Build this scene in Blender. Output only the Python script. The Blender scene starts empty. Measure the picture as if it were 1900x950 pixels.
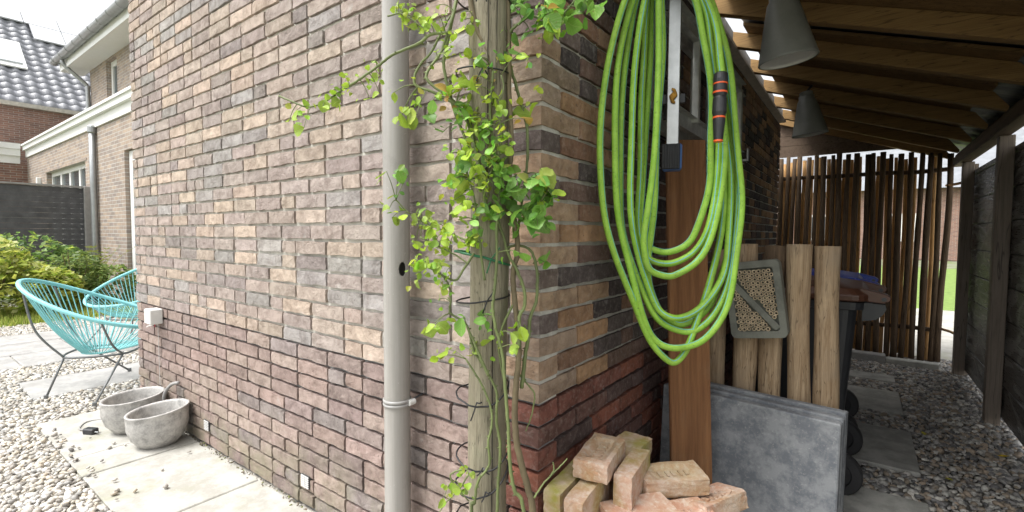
import bpy, bmesh, math, random
import numpy as np
from mathutils import Vector, Matrix

random.seed(11)
rng = np.random.default_rng(5)
scene = bpy.context.scene
col = scene.collection
R = math.radians

# ------------------------------------------------------------------ camera
cam_data = bpy.data.cameras.new("camera")
cam = bpy.data.objects.new("camera", cam_data)
col.objects.link(cam)
CAM = Vector((0.691, -1.069, 1.16))
right = Vector((0.8061, 0.5916, 0.0063)); fwd = Vector((-0.5910, 0.8053, -0.0466))
fwd.normalize(); right = (right - fwd * right.dot(fwd)).normalized(); up = right.cross(fwd)
cam.matrix_world = Matrix(((right.x, up.x, -fwd.x, CAM.x), (right.y, up.y, -fwd.y, CAM.y), (right.z, up.z, -fwd.z, CAM.z), (0, 0, 0, 1)))
cam_data.sensor_width = 36.0
cam_data.lens = 36.0 * 883.8 / 1900.0
cam_data.clip_start = 0.05
cam_data.clip_end = 2000
scene.camera = cam

# ------------------------------------------------------------------ world, sun, exposure
SUN_EL, SUN_AZ = 62.0, 210.0       # azimuth measured from +Y clockwise
world = bpy.data.worlds.new("World")
scene.world = world
world.use_nodes = True
wn = world.node_tree; wn.nodes.clear()
sky = wn.nodes.new("ShaderNodeTexSky"); sky.sky_type = 'NISHITA'; sky.sun_disc = False
sky.sun_elevation = R(SUN_EL); sky.sun_rotation = R(SUN_AZ)
sky.air_density = 1.0; sky.dust_density = 4.0; sky.ozone_density = 1.0
hs = wn.nodes.new("ShaderNodeHueSaturation"); hs.inputs["Saturation"].default_value = 0.12
bg = wn.nodes.new("ShaderNodeBackground"); bg.inputs[1].default_value = 0.15
wo = wn.nodes.new("ShaderNodeOutputWorld")
wn.links.new(sky.outputs[0], hs.inputs["Color"]); wn.links.new(hs.outputs[0], bg.inputs[0]); wn.links.new(bg.outputs[0], wo.inputs[0])

sd = bpy.data.lights.new("sun", 'SUN'); sd.energy = 1.5; sd.angle = R(26); sd.color = (1.0, 0.98, 0.95)
sun = bpy.data.objects.new("sun", sd); col.objects.link(sun)
az = R(SUN_AZ); el = R(SUN_EL)
to_sun = Vector((math.sin(az) * math.cos(el), math.cos(az) * math.cos(el), math.sin(el)))
sun.rotation_euler = to_sun.to_track_quat('Z', 'Y').to_euler()
sun.location = to_sun * 20

vs = scene.view_settings
scene.display_settings.display_device = 'sRGB'
vs.view_transform = 'Standard'; vs.look = 'None'; vs.gamma = 1.0; vs.use_curve_mapping = False
vs.exposure = 1.22
scene.cycles.max_bounces = 8; scene.cycles.diffuse_bounces = 5
scene.cycles.use_denoising = True

# ------------------------------------------------------------------ material helpers
class NT:
    def __init__(s, name):
        s.m = bpy.data.materials.new(name); s.m.use_nodes = True
        s.t = s.m.node_tree; s.t.nodes.clear()
        s.out = s.t.nodes.new("ShaderNodeOutputMaterial")
        s.b = s.t.nodes.new("ShaderNodeBsdfPrincipled")
        s.t.links.new(s.b.outputs[0], s.out.inputs[0])
        s.geo = None
    def n(s, typ, **kw):
        nd = s.t.nodes.new(typ)
        for k, v in kw.items(): setattr(nd, k, v)
        return nd
    def l(s, a, b): s.t.links.new(a, b)
    def pos(s, scale=(1, 1, 1), per_object=False):
        g = s.n("ShaderNodeNewGeometry")
        src = g.outputs["Position"]
        if per_object:
            oi = s.n("ShaderNodeObjectInfo"); mu = s.n("ShaderNodeMath", operation='MULTIPLY'); mu.inputs[1].default_value = 37.0
            s.l(oi.outputs["Random"], mu.inputs[0])
            ad = s.n("ShaderNodeVectorMath", operation='ADD'); s.l(src, ad.inputs[0]); s.l(mu.outputs[0], ad.inputs[1]); src = ad.outputs[0]
        mp = s.n("ShaderNodeMapping"); mp.inputs["Scale"].default_value = scale
        s.l(src, mp.inputs[0]); return mp.outputs[0]
    def noise(s, vec, scale, detail=4, rough=.6, dist=0):
        nz = s.n("ShaderNodeTexNoise"); nz.inputs["Scale"].default_value = scale; nz.inputs["Detail"].default_value = detail
        nz.inputs["Roughness"].default_value = rough; nz.inputs["Distortion"].default_value = dist
        s.l(vec, nz.inputs["Vector"]); return nz.outputs[0]
    def ramp(s, fac, stops):
        r = s.n("ShaderNodeValToRGB"); e = r.color_ramp.elements
        while len(e) < len(stops): e.new(0.5)
        for i, (p, c) in enumerate(stops):
            e[i].position = p
            c = c if isinstance(c, (tuple, list)) else (c, c, c)
            e[i].color = (*c[:3], 1)
        s.l(fac, r.inputs[0]); return r.outputs[0]
    def mix(s, fac, a, b, typ='MIX'):
        m = s.n("ShaderNodeMix", data_type='RGBA', blend_type=typ)
        for v, i in ((fac, 0), (a, 6), (b, 7)):
            if isinstance(v, (int, float)): m.inputs[i].default_value = v
            elif isinstance(v, tuple): m.inputs[i].default_value = (*v[:3], 1)
            else: s.l(v, m.inputs[i])
        return m.outputs[2]
    def bump(s, h, strength, dist=.01, prev=None):
        b = s.n("ShaderNodeBump"); b.inputs["Strength"].default_value = strength; b.inputs["Distance"].default_value = dist
        s.l(h, b.inputs["Height"])
        if prev is not None: s.l(prev, b.inputs["Normal"])
        return b.outputs[0]
    def fin(s, color=None, rough=.8, normal=None, metal=0, spec=None):
        if color is not None:
            if isinstance(color, tuple): s.b.inputs["Base Color"].default_value = (*color, 1)
            else: s.l(color, s.b.inputs["Base Color"])
        if isinstance(rough, (int, float)): s.b.inputs["Roughness"].default_value = rough
        else: s.l(rough, s.b.inputs["Roughness"])
        s.b.inputs["Metallic"].default_value = metal
        if spec is not None: s.b.inputs["Specular IOR Level"].default_value = spec
        if normal is not None: s.l(normal, s.b.inputs["Normal"])
        return s.m

def simple(name, c, rough=.6, metal=0, var=.18, nscale=14, bump=.15, bscale=60, spec=None):
    k = NT(name); p = k.pos()
    f = k.noise(p, nscale, 5)
    colr = k.mix(k.ramp(f, [(.3, 0.0), (.7, 1.0)]), tuple(v * (1 - var) for v in c), tuple(min(1, v * (1 + var)) for v in c))
    nb = k.bump(k.noise(p, bscale, 4), bump, .004)
    return k.fin(colr, rough, nb, metal, spec)

def brick_mat(name, source):
    k = NT(name); p = k.pos()
    if source == 'OBJ': base = k.n("ShaderNodeObjectInfo").outputs["Color"]
    else:
        a = k.n("ShaderNodeAttribute", attribute_name="Col"); base = a.outputs["Color"]
    n1 = k.noise(p, 16, 6, .65, .6); n2 = k.noise(p, 55, 5, .7); n3 = k.noise(p, 5, 4)
    dark = k.mix(1.0, base, (.60, .575, .565), 'MULTIPLY')
    c = k.mix(k.ramp(n1, [(.40, 0.0), (.64, .95)]), base, dark)
    light = k.mix(.5, base, (.52, .46, .40))
    c = k.mix(k.ramp(n2, [(.50, 0.0), (.72, .55)]), c, light)
    c = k.mix(k.ramp(k.noise(p, 9, 3, .7), [(.64, 0.0), (.76, .45)]), c, (.55, .53, .50))
    c = k.mix(k.ramp(k.noise(p, 75, 4, .65), [(.645, 0.0), (.70, .75)]), c, (.06, .05, .045))
    # moss / damp tint low down in patches of its own
    sz = k.n("ShaderNodeSeparateXYZ"); k.l(p, sz.inputs[0])
    mr = k.n("ShaderNodeMapRange"); k.l(sz.outputs[2], mr.inputs[0]); mr.inputs[1].default_value = .38; mr.inputs[2].default_value = .02; mr.inputs[3].default_value = 0; mr.inputs[4].default_value = 1
    st = k.n("ShaderNodeMath", operation='MULTIPLY'); k.l(mr.outputs[0], st.inputs[0]); k.l(k.ramp(k.noise(p, 6, 5, .7), [(.40, 0.0), (.62, .75)]), st.inputs[1])
    c = k.mix(st.outputs[0], c, (.27, .255, .17))
    nb = k.bump(k.noise(p, 190, 4, .75), .55, .003)
    nb = k.bump(k.noise(p, 36, 8, .75, 1.6), 1.0, .011, nb)
    nb = k.bump(n1, .5, .008, nb)
    return k.fin(c, .93, nb, 0, .25)

def mortar_mat(name, c):
    k = NT(name); p = k.pos()
    f = k.noise(p, 30, 6, .7); g = k.noise(p, 4, 3)
    colr = k.mix(k.ramp(f, [(.3, 0.0), (.7, 1.0)]), tuple(v * .72 for v in c), tuple(min(1, v * 1.15) for v in c))
    colr = k.mix(k.ramp(g, [(.45, 0.0), (.75, .5)]), colr, tuple(v * .6 for v in c))
    return k.fin(colr, .95, k.bump(k.noise(p, 120, 5, .7), .7, .004), 0, .2)

def wood_mat(name, c1, c2, axis='X', scale=1.0, rough=.7, ring=18, bump=.35, knots=False, c3=None, per_object=True):
    k = NT(name)
    s = {'X': (.06, 1, 1), 'Y': (1, .06, 1), 'Z': (1, 1, .06)}[axis]
    p = k.pos(tuple(v * scale for v in s), per_object)
    w = k.noise(p, ring, 6, .62, 1.2); f = k.noise(p, ring * 5, 4, .7)
    h = k.mix(.35, w, f)
    c = k.mix(k.ramp(w, [(.32, 0.0), (.66, 1.0)]), c1, c2)
    c = k.mix(k.ramp(f, [(.5, 0.0), (.8, .6)]), c, tuple(v * .45 for v in c1))
    cr = k.noise(p, ring * 1.6, 2, .4, .4)
    c = k.mix(k.ramp(cr, [(.485, 0.0), (.5, .75), (.515, 0.0)]), c, tuple(v * .25 for v in c1))
    if c3: 
        p2 = k.pos((1, 1, 1), per_object)
        c = k.mix(k.ramp(k.noise(p2, 5, 4, .6), [(.5, 0.0), (.7, .8)]), c, c3)
    return k.fin(c, rough, k.bump(h, bump, .006), 0, .3)

# ------------------------------------------------------------------ mesh helpers
WL = {}
def wl(o):
    return WL.get(o.name, Vector((0, 0, 0)))
def tag(o, label=None, cat=None, group=None, kind=None):
    if label: o["label"] = label
    if cat: o["category"] = cat
    if group: o["group"] = group
    if kind: o["kind"] = kind
    return o
def empty(name, loc, label=None, cat=None, group=None, kind=None):
    o = bpy.data.objects.new(name, None); col.objects.link(o); o.location = loc; WL[o.name] = Vector(loc)
    o.empty_display_size = .05
    return tag(o, label, cat, group, kind)
class MB:
    def __init__(s): s.V = []; s.F = []; s.C = []
    def add(s, V, F, c=None):
        b = len(s.V); s.V += [tuple(v) for v in V]; s.F += [tuple(b + i for i in f) for f in F]
        if c is not None: s.C += [c] * len(V)
        return s
    def box(s, x0, x1, y0, y1, z0, z1):
        V = [(x0, y0, z0), (x1, y0, z0), (x1, y1, z0), (x0, y1, z0), (x0, y0, z1), (x1, y0, z1), (x1, y1, z1), (x0, y1, z1)]
        return s.add(V, [(0, 3, 2, 1), (4, 5, 6, 7), (0, 1, 5, 4), (1, 2, 6, 5), (2, 3, 7, 6), (3, 0, 4, 7)])
    def cbox(s, c, h, ch=.004, M=None, jit=0):
        bm = bmesh.new()
        for a in (-1, 1):
            for b in (-1, 1):
                for d in (-1, 1):
                    j = [random.uniform(-jit, jit) for _ in range(3)]
                    for q in range(3):
                        v = [a * (h[0] - ch) + j[0], b * (h[1] - ch) + j[1], d * (h[2] - ch) + j[2]]
                        v[q] += (a, b, d)[q] * ch
                        bm.verts.new(v)
        bmesh.ops.convex_hull(bm, input=bm.verts[:])
        bm.verts.index_update()
        c = Vector(c)
        V = [((M @ v.co) if M else v.co) + c for v in bm.verts]; F = [[v.index for v in f.verts] for f in bm.faces]
        bm.free()
        return s.add(V, F)
    def tube(s, pts, r, n=8, closed=False, caps=True):
        P = [Vector(p) for p in pts]; N = len(P)
        rr = r if isinstance(r, (list, tuple)) else [r] * N
        T = []
        for i in range(N):
            a = P[(i - 1) % N] if (closed or i > 0) else P[0]; b = P[(i + 1) % N] if (closed or i < N - 1) else P[-1]
            t = b - a; T.append(t.normalized() if t.length > 1e-9 else Vector((0, 0, 1)))
        ref = Vector((0, 0, 1)) if abs(T[0].z) < .9 else Vector((1, 0, 0))
        nn = (ref - T[0] * ref.dot(T[0])).normalized()
        V = []
        for i in range(N):
            nn = nn - T[i] * nn.dot(T[i])
            nn = nn.normalized() if nn.length > 1e-6 else T[i].orthogonal().normalized()
            bb = T[i].cross(nn)
            for j in range(n):
                a = 2 * math.pi * j / n
                V.append(P[i] + (nn * math.cos(a) + bb * math.sin(a)) * rr[i])
        F = []
        for i in range(N if closed else N - 1):
            for j in range(n):
                a = i * n + j; b = i * n + (j + 1) % n; i2 = (i + 1) % N
                F.append((a, b, i2 * n + (j + 1) % n, i2 * n + j))
        if caps and not closed:
            F.append(tuple(range(n))[::-1]); F.append(tuple((N - 1) * n + j for j in range(n)))
        return s.add(V, F)
    def lathe(s, c, prof, n=32, M=None, fx=1, fy=1):
        c = Vector(c); V = []; F = []
        for (r, z) in prof:
            for j in range(n):
                a = 2 * math.pi * j / n; v = Vector((r * math.cos(a) * fx, r * math.sin(a) * fy, z))
                V.append(((M @ v) if M else v) + c)
        for i in range(len(prof) - 1):
            for j in range(n):
                F.append((i * n + j, i * n + (j + 1) % n, (i + 1) * n + (j + 1) % n, (i + 1) * n + j))
        return s.add(V, F)
    def prism(s, poly, axis, a0, a1):
        n = len(poly); V = []
        for a in (a0, a1):
            for (u, w) in poly:
                V.append({'X': (a, u, w), 'Y': (u, a, w), 'Z': (u, w, a)}[axis])
        F = [tuple(range(n))[::-1], tuple(range(n, 2 * n))]
        F += [(i, (i + 1) % n, n + (i + 1) % n, n + i) for i in range(n)]
        return s.add(V, F)
    def build(s, name, mat, parent=None, origin=None, smooth=False, bevel=0, fixn=True):
        V = [Vector(v) for v in s.V]
        if origin is None:
            if parent is not None: origin = wl(parent)
            else:
                xs = [v.x for v in V]; ys = [v.y for v in V]; zs = [v.z for v in V]
                origin = Vector(((min(xs) + max(xs)) / 2, (min(ys) + max(ys)) / 2, min(zs)))
        origin = Vector(origin)
        me = bpy.data.meshes.new(name)
        me.from_pydata([v - origin for v in V], [], s.F); 
        if s.C:
            at = me.attributes.new("Col", 'FLOAT_COLOR', 'POINT')
            at.data.foreach_set("color", np.array([(*c[:3], 1.0) for c in s.C], dtype=np.float32).ravel())
        if fixn:
            bm = bmesh.new(); bm.from_mesh(me); bmesh.ops.recalc_face_normals(bm, faces=bm.faces[:]); bm.to_mesh(me); bm.free()
        if smooth: me.polygons.foreach_set("use_smooth", [True] * len(me.polygons))
        me.update()
        o = bpy.data.objects.new(name, me); col.objects.link(o)
        if mat: me.materials.append(mat)
        WL[o.name] = origin
        if parent is not None:
            o.parent = parent; o.location = origin - wl(parent)
        else: o.location = origin
        if bevel:
            bv = o.modifiers.new("bevel", 'BEVEL'); bv.width = bevel; bv.segments = 2; bv.limit_method = 'ANGLE'
        if smooth == 'auto':
            pass
        return o
def inst(name, me, parent, loc, rot=None, scale=None, color=None):
    o = bpy.data.objects.new(name, me); col.objects.link(o)
    if parent is not None: o.parent = parent
    M = (rot.to_4x4() if rot is not None else Matrix.Identity(4))
    if scale is not None: M = M @ Matrix.Diagonal((*scale, 1)) if not isinstance(scale, (int, float)) else M @ Matrix.Scale(scale, 4)
    o.matrix_basis = Matrix.Translation(Vector(loc) - (wl(parent) if parent is not None else Vector())) @ M
    if color: o.color = (*color[:3], 1)
    WL[o.name] = Vector(loc)
    return o
def catmull(P, k=8, closed=False):
    P = [Vector(p) for p in P]; out = []; n = len(P)
    for i in range(n if closed else n - 1):
        g = (lambda j: P[j % n]) if closed else (lambda j: P[max(0, min(n - 1, j))])
        a, b, c, d = g(i - 1), g(i), g(i + 1), g(i + 2)
        for t in range(k):
            t /= k
            out.append(.5 * ((2 * b) + (c - a) * t + (2 * a - 5 * b + 4 * c - d) * t * t + (3 * b - a - 3 * c + d) * t ** 3))
    if not closed: out.append(P[-1])
    return out
def project(P):
    d = Vector(P) - CAM; z = d.dot(fwd)
    return (950 + 883.8 * d.dot(right) / z, 475 - 883.8 * d.dot(up) / z, z) if z > .02 else (1e6, 1e6, z)
def in_frame(P, m=120):
    x, y, z = project(P)
    return z > .02 and -m < x < 1900 + m and -m < y < 950 + m
def rotz(a): return Matrix.Rotation(a, 3, 'Z')
HOSE = [(0.347,0.41,1.566),(0.347,0.414,1.636),(0.332,0.415,1.747),(0.295,0.42,1.866),(0.238,0.434,1.983),(0.177,0.417,2.027),(0.123,0.361,1.963),(0.095,0.297,1.85),(0.061,0.268,1.667),(0.048,0.252,1.451),(0.061,0.257,1.249),(0.099,0.281,1.07),(0.149,0.316,0.915),(0.193,0.348,0.816),(0.234,0.382,0.771),(0.266,0.414,0.798),(0.285,0.44,0.888),(0.317,0.478,1.02),(0.337,0.509,1.187),(0.339,0.529,1.388),(0.319,0.534,1.608),(0.289,0.529,1.795),(0.256,0.519,1.924),(0.177,0.467,2.043),(0.133,0.381,1.961),(0.102,0.34,1.865),(0.08,0.312,1.676),(0.074,0.294,1.446),(0.089,0.292,1.234),(0.125,0.306,1.054),(0.165,0.327,0.907),(0.204,0.35,0.832),(0.257,0.387,0.816),(0.317,0.432,0.846),(0.363,0.471,0.942),(0.387,0.496,1.089),(0.394,0.509,1.236),(0.382,0.509,1.399),(0.357,0.502,1.61),(0.326,0.487,1.772),(0.289,0.467,1.894),(0.2,0.447,2.042),(0.128,0.416,1.986),(0.101,0.377,1.88),(0.081,0.35,1.687),(0.075,0.331,1.452),(0.086,0.324,1.235),(0.118,0.337,1.085),(0.16,0.36,0.961),(0.206,0.387,0.883),(0.269,0.43,0.86),(0.327,0.474,0.904),(0.364,0.506,1.013),(0.379,0.523,1.154),(0.379,0.53,1.303),(0.363,0.527,1.485),(0.336,0.516,1.666),(0.306,0.501,1.814),(0.274,0.482,1.912),(0.187,0.462,2.045),(0.13,0.455,1.994),(0.133,0.35,1.86),(0.122,0.335,1.674),(0.118,0.322,1.446),(0.124,0.317,1.234),(0.145,0.327,1.087),(0.173,0.346,0.988),(0.205,0.369,0.925),(0.25,0.404,0.906),(0.305,0.45,0.939),(0.346,0.488,1.03),(0.36,0.509,1.154),(0.356,0.519,1.32),(0.339,0.521,1.503),(0.316,0.518,1.687),(0.287,0.508,1.838),(0.259,0.496,1.923),(0.187,0.462,2.028),(0.158,0.412,1.967),(0.115,0.439,1.899),(0.117,0.418,1.699),(0.116,0.395,1.458),(0.12,0.377,1.27),(0.13,0.367,1.152),(0.15,0.37,1.102),(0.186,0.385,1.076),(0.229,0.406,1.077),(0.278,0.435,1.11),(0.31,0.452,1.178),(0.33,0.463,1.284),(0.334,0.464,1.413),(0.327,0.458,1.573),(0.308,0.444,1.731),(0.283,0.423,1.855),(0.207,0.426,2.005),(0.153,0.446,1.975),(0.122,0.469,1.909),(0.122,0.445,1.705),(0.123,0.419,1.461),(0.122,0.397,1.305),(0.127,0.381,1.186),(0.143,0.378,1.132),(0.177,0.389,1.109),(0.217,0.406,1.109),(0.261,0.427,1.14),(0.293,0.442,1.202),(0.312,0.449,1.3),(0.318,0.448,1.412),(0.313,0.441,1.571),(0.295,0.424,1.727),(0.273,0.403,1.85),(0.198,0.431,2.003),(0.174,0.397,1.939),(0.179,0.359,1.851),(0.185,0.353,1.667),(0.182,0.339,1.442),(0.175,0.323,1.233),(0.168,0.312,1.128),(0.178,0.317,1.069),(0.204,0.335,1.04),(0.24,0.363,1.037),(0.294,0.405,1.076),(0.327,0.435,1.154),(0.346,0.456,1.267),(0.348,0.467,1.412),(0.335,0.468,1.574),(0.31,0.46,1.735),(0.28,0.446,1.865),(0.202,0.459,2.006),(0.172,0.421,1.95),(0.169,0.415,1.875),(0.172,0.41,1.685),(0.17,0.399,1.453),(0.168,0.389,1.236),(0.159,0.376,1.052),(0.175,0.386,0.951),(0.208,0.412,0.897),(0.254,0.448,0.883),(0.314,0.5,0.94),(0.346,0.534,1.052),(0.357,0.555,1.188),(0.353,0.564,1.341),(0.336,0.566,1.512),(0.308,0.56,1.701),(0.279,0.551,1.839),(0.25,0.54,1.926),(0.195,0.504,2.012)]
STEMS = [(0.011,[(0.092,-0.153,-0.02),(0.087,-0.143,0.247),(0.077,-0.143,0.495),(0.068,-0.146,0.545),(0.052,-0.154,0.608),(0.04,-0.16,0.668),(0.035,-0.16,0.735),(0.035,-0.156,0.79),(0.038,-0.151,0.852),(0.038,-0.149,0.888),(0.031,-0.149,0.955),(0.023,-0.151,1.028),(0.021,-0.15,1.071),(0.027,-0.143,1.113),(0.024,-0.143,1.165),(0.014,-0.147,1.216),(0.006,-0.149,1.281),(0.008,-0.142,1.384),(-0.0,-0.142,1.487),(-0.004,-0.138,1.59),(-0.009,-0.136,1.693),(-0.015,-0.136,1.77)]),(0.006,[(0.097,-0.197,-0.02),(0.092,-0.187,0.259),(0.082,-0.187,0.518),(0.064,-0.198,0.567),(0.054,-0.202,0.62),(0.049,-0.202,0.681),(0.045,-0.202,0.742),(0.036,-0.203,0.823),(0.03,-0.204,0.884),(0.014,-0.212,0.953),(0.009,-0.213,0.992),(0.011,-0.209,1.04),(0.013,-0.205,1.084),(0.012,-0.203,1.125),(0.01,-0.202,1.177),(0.012,-0.198,1.227),(0.015,-0.192,1.289),(-0.003,-0.2,1.376),(-0.011,-0.201,1.45),(-0.008,-0.194,1.537)]),(0.005,[(-0.007,-0.261,-0.02),(-0.012,-0.251,0.256),(-0.022,-0.251,0.512),(-0.017,-0.247,0.532),(-0.012,-0.24,0.582),(0.008,-0.223,0.622),(0.005,-0.223,0.671),(0.01,-0.216,0.717),(0.006,-0.217,0.758),(-0.013,-0.228,0.81),(-0.044,-0.247,0.868)]),(0.005,[(0.036,-0.218,-0.02),(0.031,-0.208,0.253),(0.021,-0.208,0.506),(0.021,-0.202,0.601),(0.021,-0.199,0.667),(0.012,-0.202,0.721),(0.012,-0.199,0.775),(0.004,-0.203,0.807),(-0.021,-0.218,0.857),(-0.036,-0.228,0.886),(-0.051,-0.236,0.944),(-0.078,-0.254,0.968),(-0.085,-0.259,0.978),(-0.083,-0.255,1.013),(-0.092,-0.259,1.044),(-0.108,-0.27,1.069)]),(0.0065,[(0.041,-0.14,0.788),(0.045,-0.132,0.867),(0.05,-0.126,0.91),(0.052,-0.122,0.96),(0.062,-0.112,0.999),(0.063,-0.109,1.046),(0.056,-0.111,1.099),(0.043,-0.119,1.124),(0.021,-0.134,1.132),(0.0,-0.15,1.126)]),(0.006,[(0.044,-0.157,0.89),(0.042,-0.153,0.963),(0.051,-0.146,0.987),(0.049,-0.144,1.026),(0.033,-0.153,1.075),(0.016,-0.164,1.11),(0.006,-0.169,1.152),(-0.011,-0.179,1.203),(-0.028,-0.189,1.241)]),(0.005,[(0.0,-0.217,0.829),(-0.015,-0.226,0.867),(-0.027,-0.233,0.901),(-0.045,-0.243,0.946)]),(0.006,[(-0.026,-0.19,1.203),(-0.039,-0.195,1.279),(-0.058,-0.203,1.381),(-0.073,-0.211,1.426),(-0.095,-0.225,1.468),(-0.149,-0.262,1.519),(-0.152,-0.262,1.545),(-0.131,-0.244,1.584),(-0.117,-0.231,1.635),(-0.105,-0.218,1.7),(-0.101,-0.213,1.751)]),(0.0055,[(-0.059,-0.181,1.333),(-0.087,-0.195,1.444),(-0.147,-0.237,1.496),(-0.19,-0.267,1.518),(-0.186,-0.262,1.559),(-0.161,-0.241,1.598),(-0.147,-0.228,1.637),(-0.128,-0.212,1.684)]),(0.005,[(-0.11,-0.239,1.631),(-0.149,-0.255,1.631),(-0.18,-0.267,1.613),(-0.237,-0.298,1.589),(-0.274,-0.314,1.564),(-0.324,-0.34,1.53),(-0.364,-0.358,1.509),(-0.405,-0.377,1.485),(-0.446,-0.395,1.476),(-0.489,-0.414,1.493),(-0.524,-0.426,1.509)]),(0.006,[(-0.024,-0.112,1.654),(-0.022,-0.114,1.6),(-0.018,-0.113,1.567),(0.0,-0.103,1.5),(0.019,-0.094,1.414),(0.022,-0.097,1.333),(0.017,-0.104,1.271),(0.012,-0.112,1.205),(0.009,-0.118,1.139)]),(0.006,[(-0.122,-0.191,1.754),(-0.124,-0.194,1.728),(-0.138,-0.21,1.628),(-0.143,-0.217,1.562),(-0.121,-0.207,1.463),(-0.091,-0.19,1.377),(-0.069,-0.179,1.282),(-0.061,-0.178,1.204),(-0.048,-0.174,1.112)]),(0.008,[(-0.079,-0.209,1.746),(-0.07,-0.205,1.708),(-0.056,-0.198,1.645),(-0.042,-0.19,1.607),(-0.029,-0.183,1.567),(-0.022,-0.183,1.494),(-0.024,-0.189,1.405),(-0.025,-0.196,1.304)]),(0.004,[(-0.035,-0.189,1.113),(-0.075,-0.202,1.138),(-0.103,-0.207,1.151),(-0.139,-0.218,1.165),(-0.208,-0.252,1.198),(-0.258,-0.271,1.243)]),(0.003,[(0.084,-0.147,0.534),(0.098,-0.123,0.567),(0.119,-0.093,0.596),(0.13,-0.072,0.615)]),(0.003,[(0.107,-0.115,0.579),(0.115,-0.109,0.596),(0.112,-0.11,0.614)]),(0.005,[(-0.006,-0.137,1.641),(0.014,-0.131,1.657),(0.044,-0.118,1.673),(0.079,-0.103,1.663),(0.114,-0.087,1.673),(0.146,-0.071,1.713)]),(0.004,[(0.015,-0.16,1.203),(0.042,-0.154,1.222),(0.07,-0.15,1.209),(0.091,-0.149,1.227),(0.116,-0.143,1.269)]),(0.004,[(-0.043,-0.219,1.114),(-0.062,-0.236,1.075),(-0.076,-0.248,1.05),(-0.102,-0.266,1.062),(-0.129,-0.284,1.081),(-0.155,-0.302,1.1)]),(0.004,[(0.026,-0.151,0.997),(0.007,-0.168,0.946),(-0.002,-0.177,0.894),(0.005,-0.175,0.843),(0.014,-0.172,0.791)]),(0.003,[(0.025,-0.137,0.824),(0.053,-0.119,0.785),(0.061,-0.114,0.765),(0.055,-0.121,0.713),(0.046,-0.13,0.68)]),(0.003,[(-0.036,-0.245,0.594),(-0.055,-0.261,0.556),(-0.075,-0.277,0.531),(-0.089,-0.289,0.505)]),(0.004,[(-0.008,-0.222,1.052),(-0.017,-0.225,1.114),(-0.024,-0.227,1.177),(-0.034,-0.23,1.239),(-0.045,-0.236,1.288),(-0.059,-0.243,1.338)]),(0.0035,[(-0.004,-0.218,1.287),(0.014,-0.202,1.337),(0.018,-0.196,1.386),(0.011,-0.198,1.448),(0.019,-0.189,1.491),(0.013,-0.192,1.522)]),(0.0035,[(-0.146,-0.293,1.151),(-0.125,-0.279,1.138),(-0.084,-0.249,1.113),(-0.052,-0.228,1.088)]),(0.003,[(-0.233,-0.314,1.674),(-0.207,-0.295,1.68),(-0.181,-0.276,1.661),(-0.149,-0.255,1.634)]),(0.003,[(-0.033,-0.266,0.617),(-0.058,-0.285,0.598),(-0.021,-0.261,0.542)])]
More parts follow.
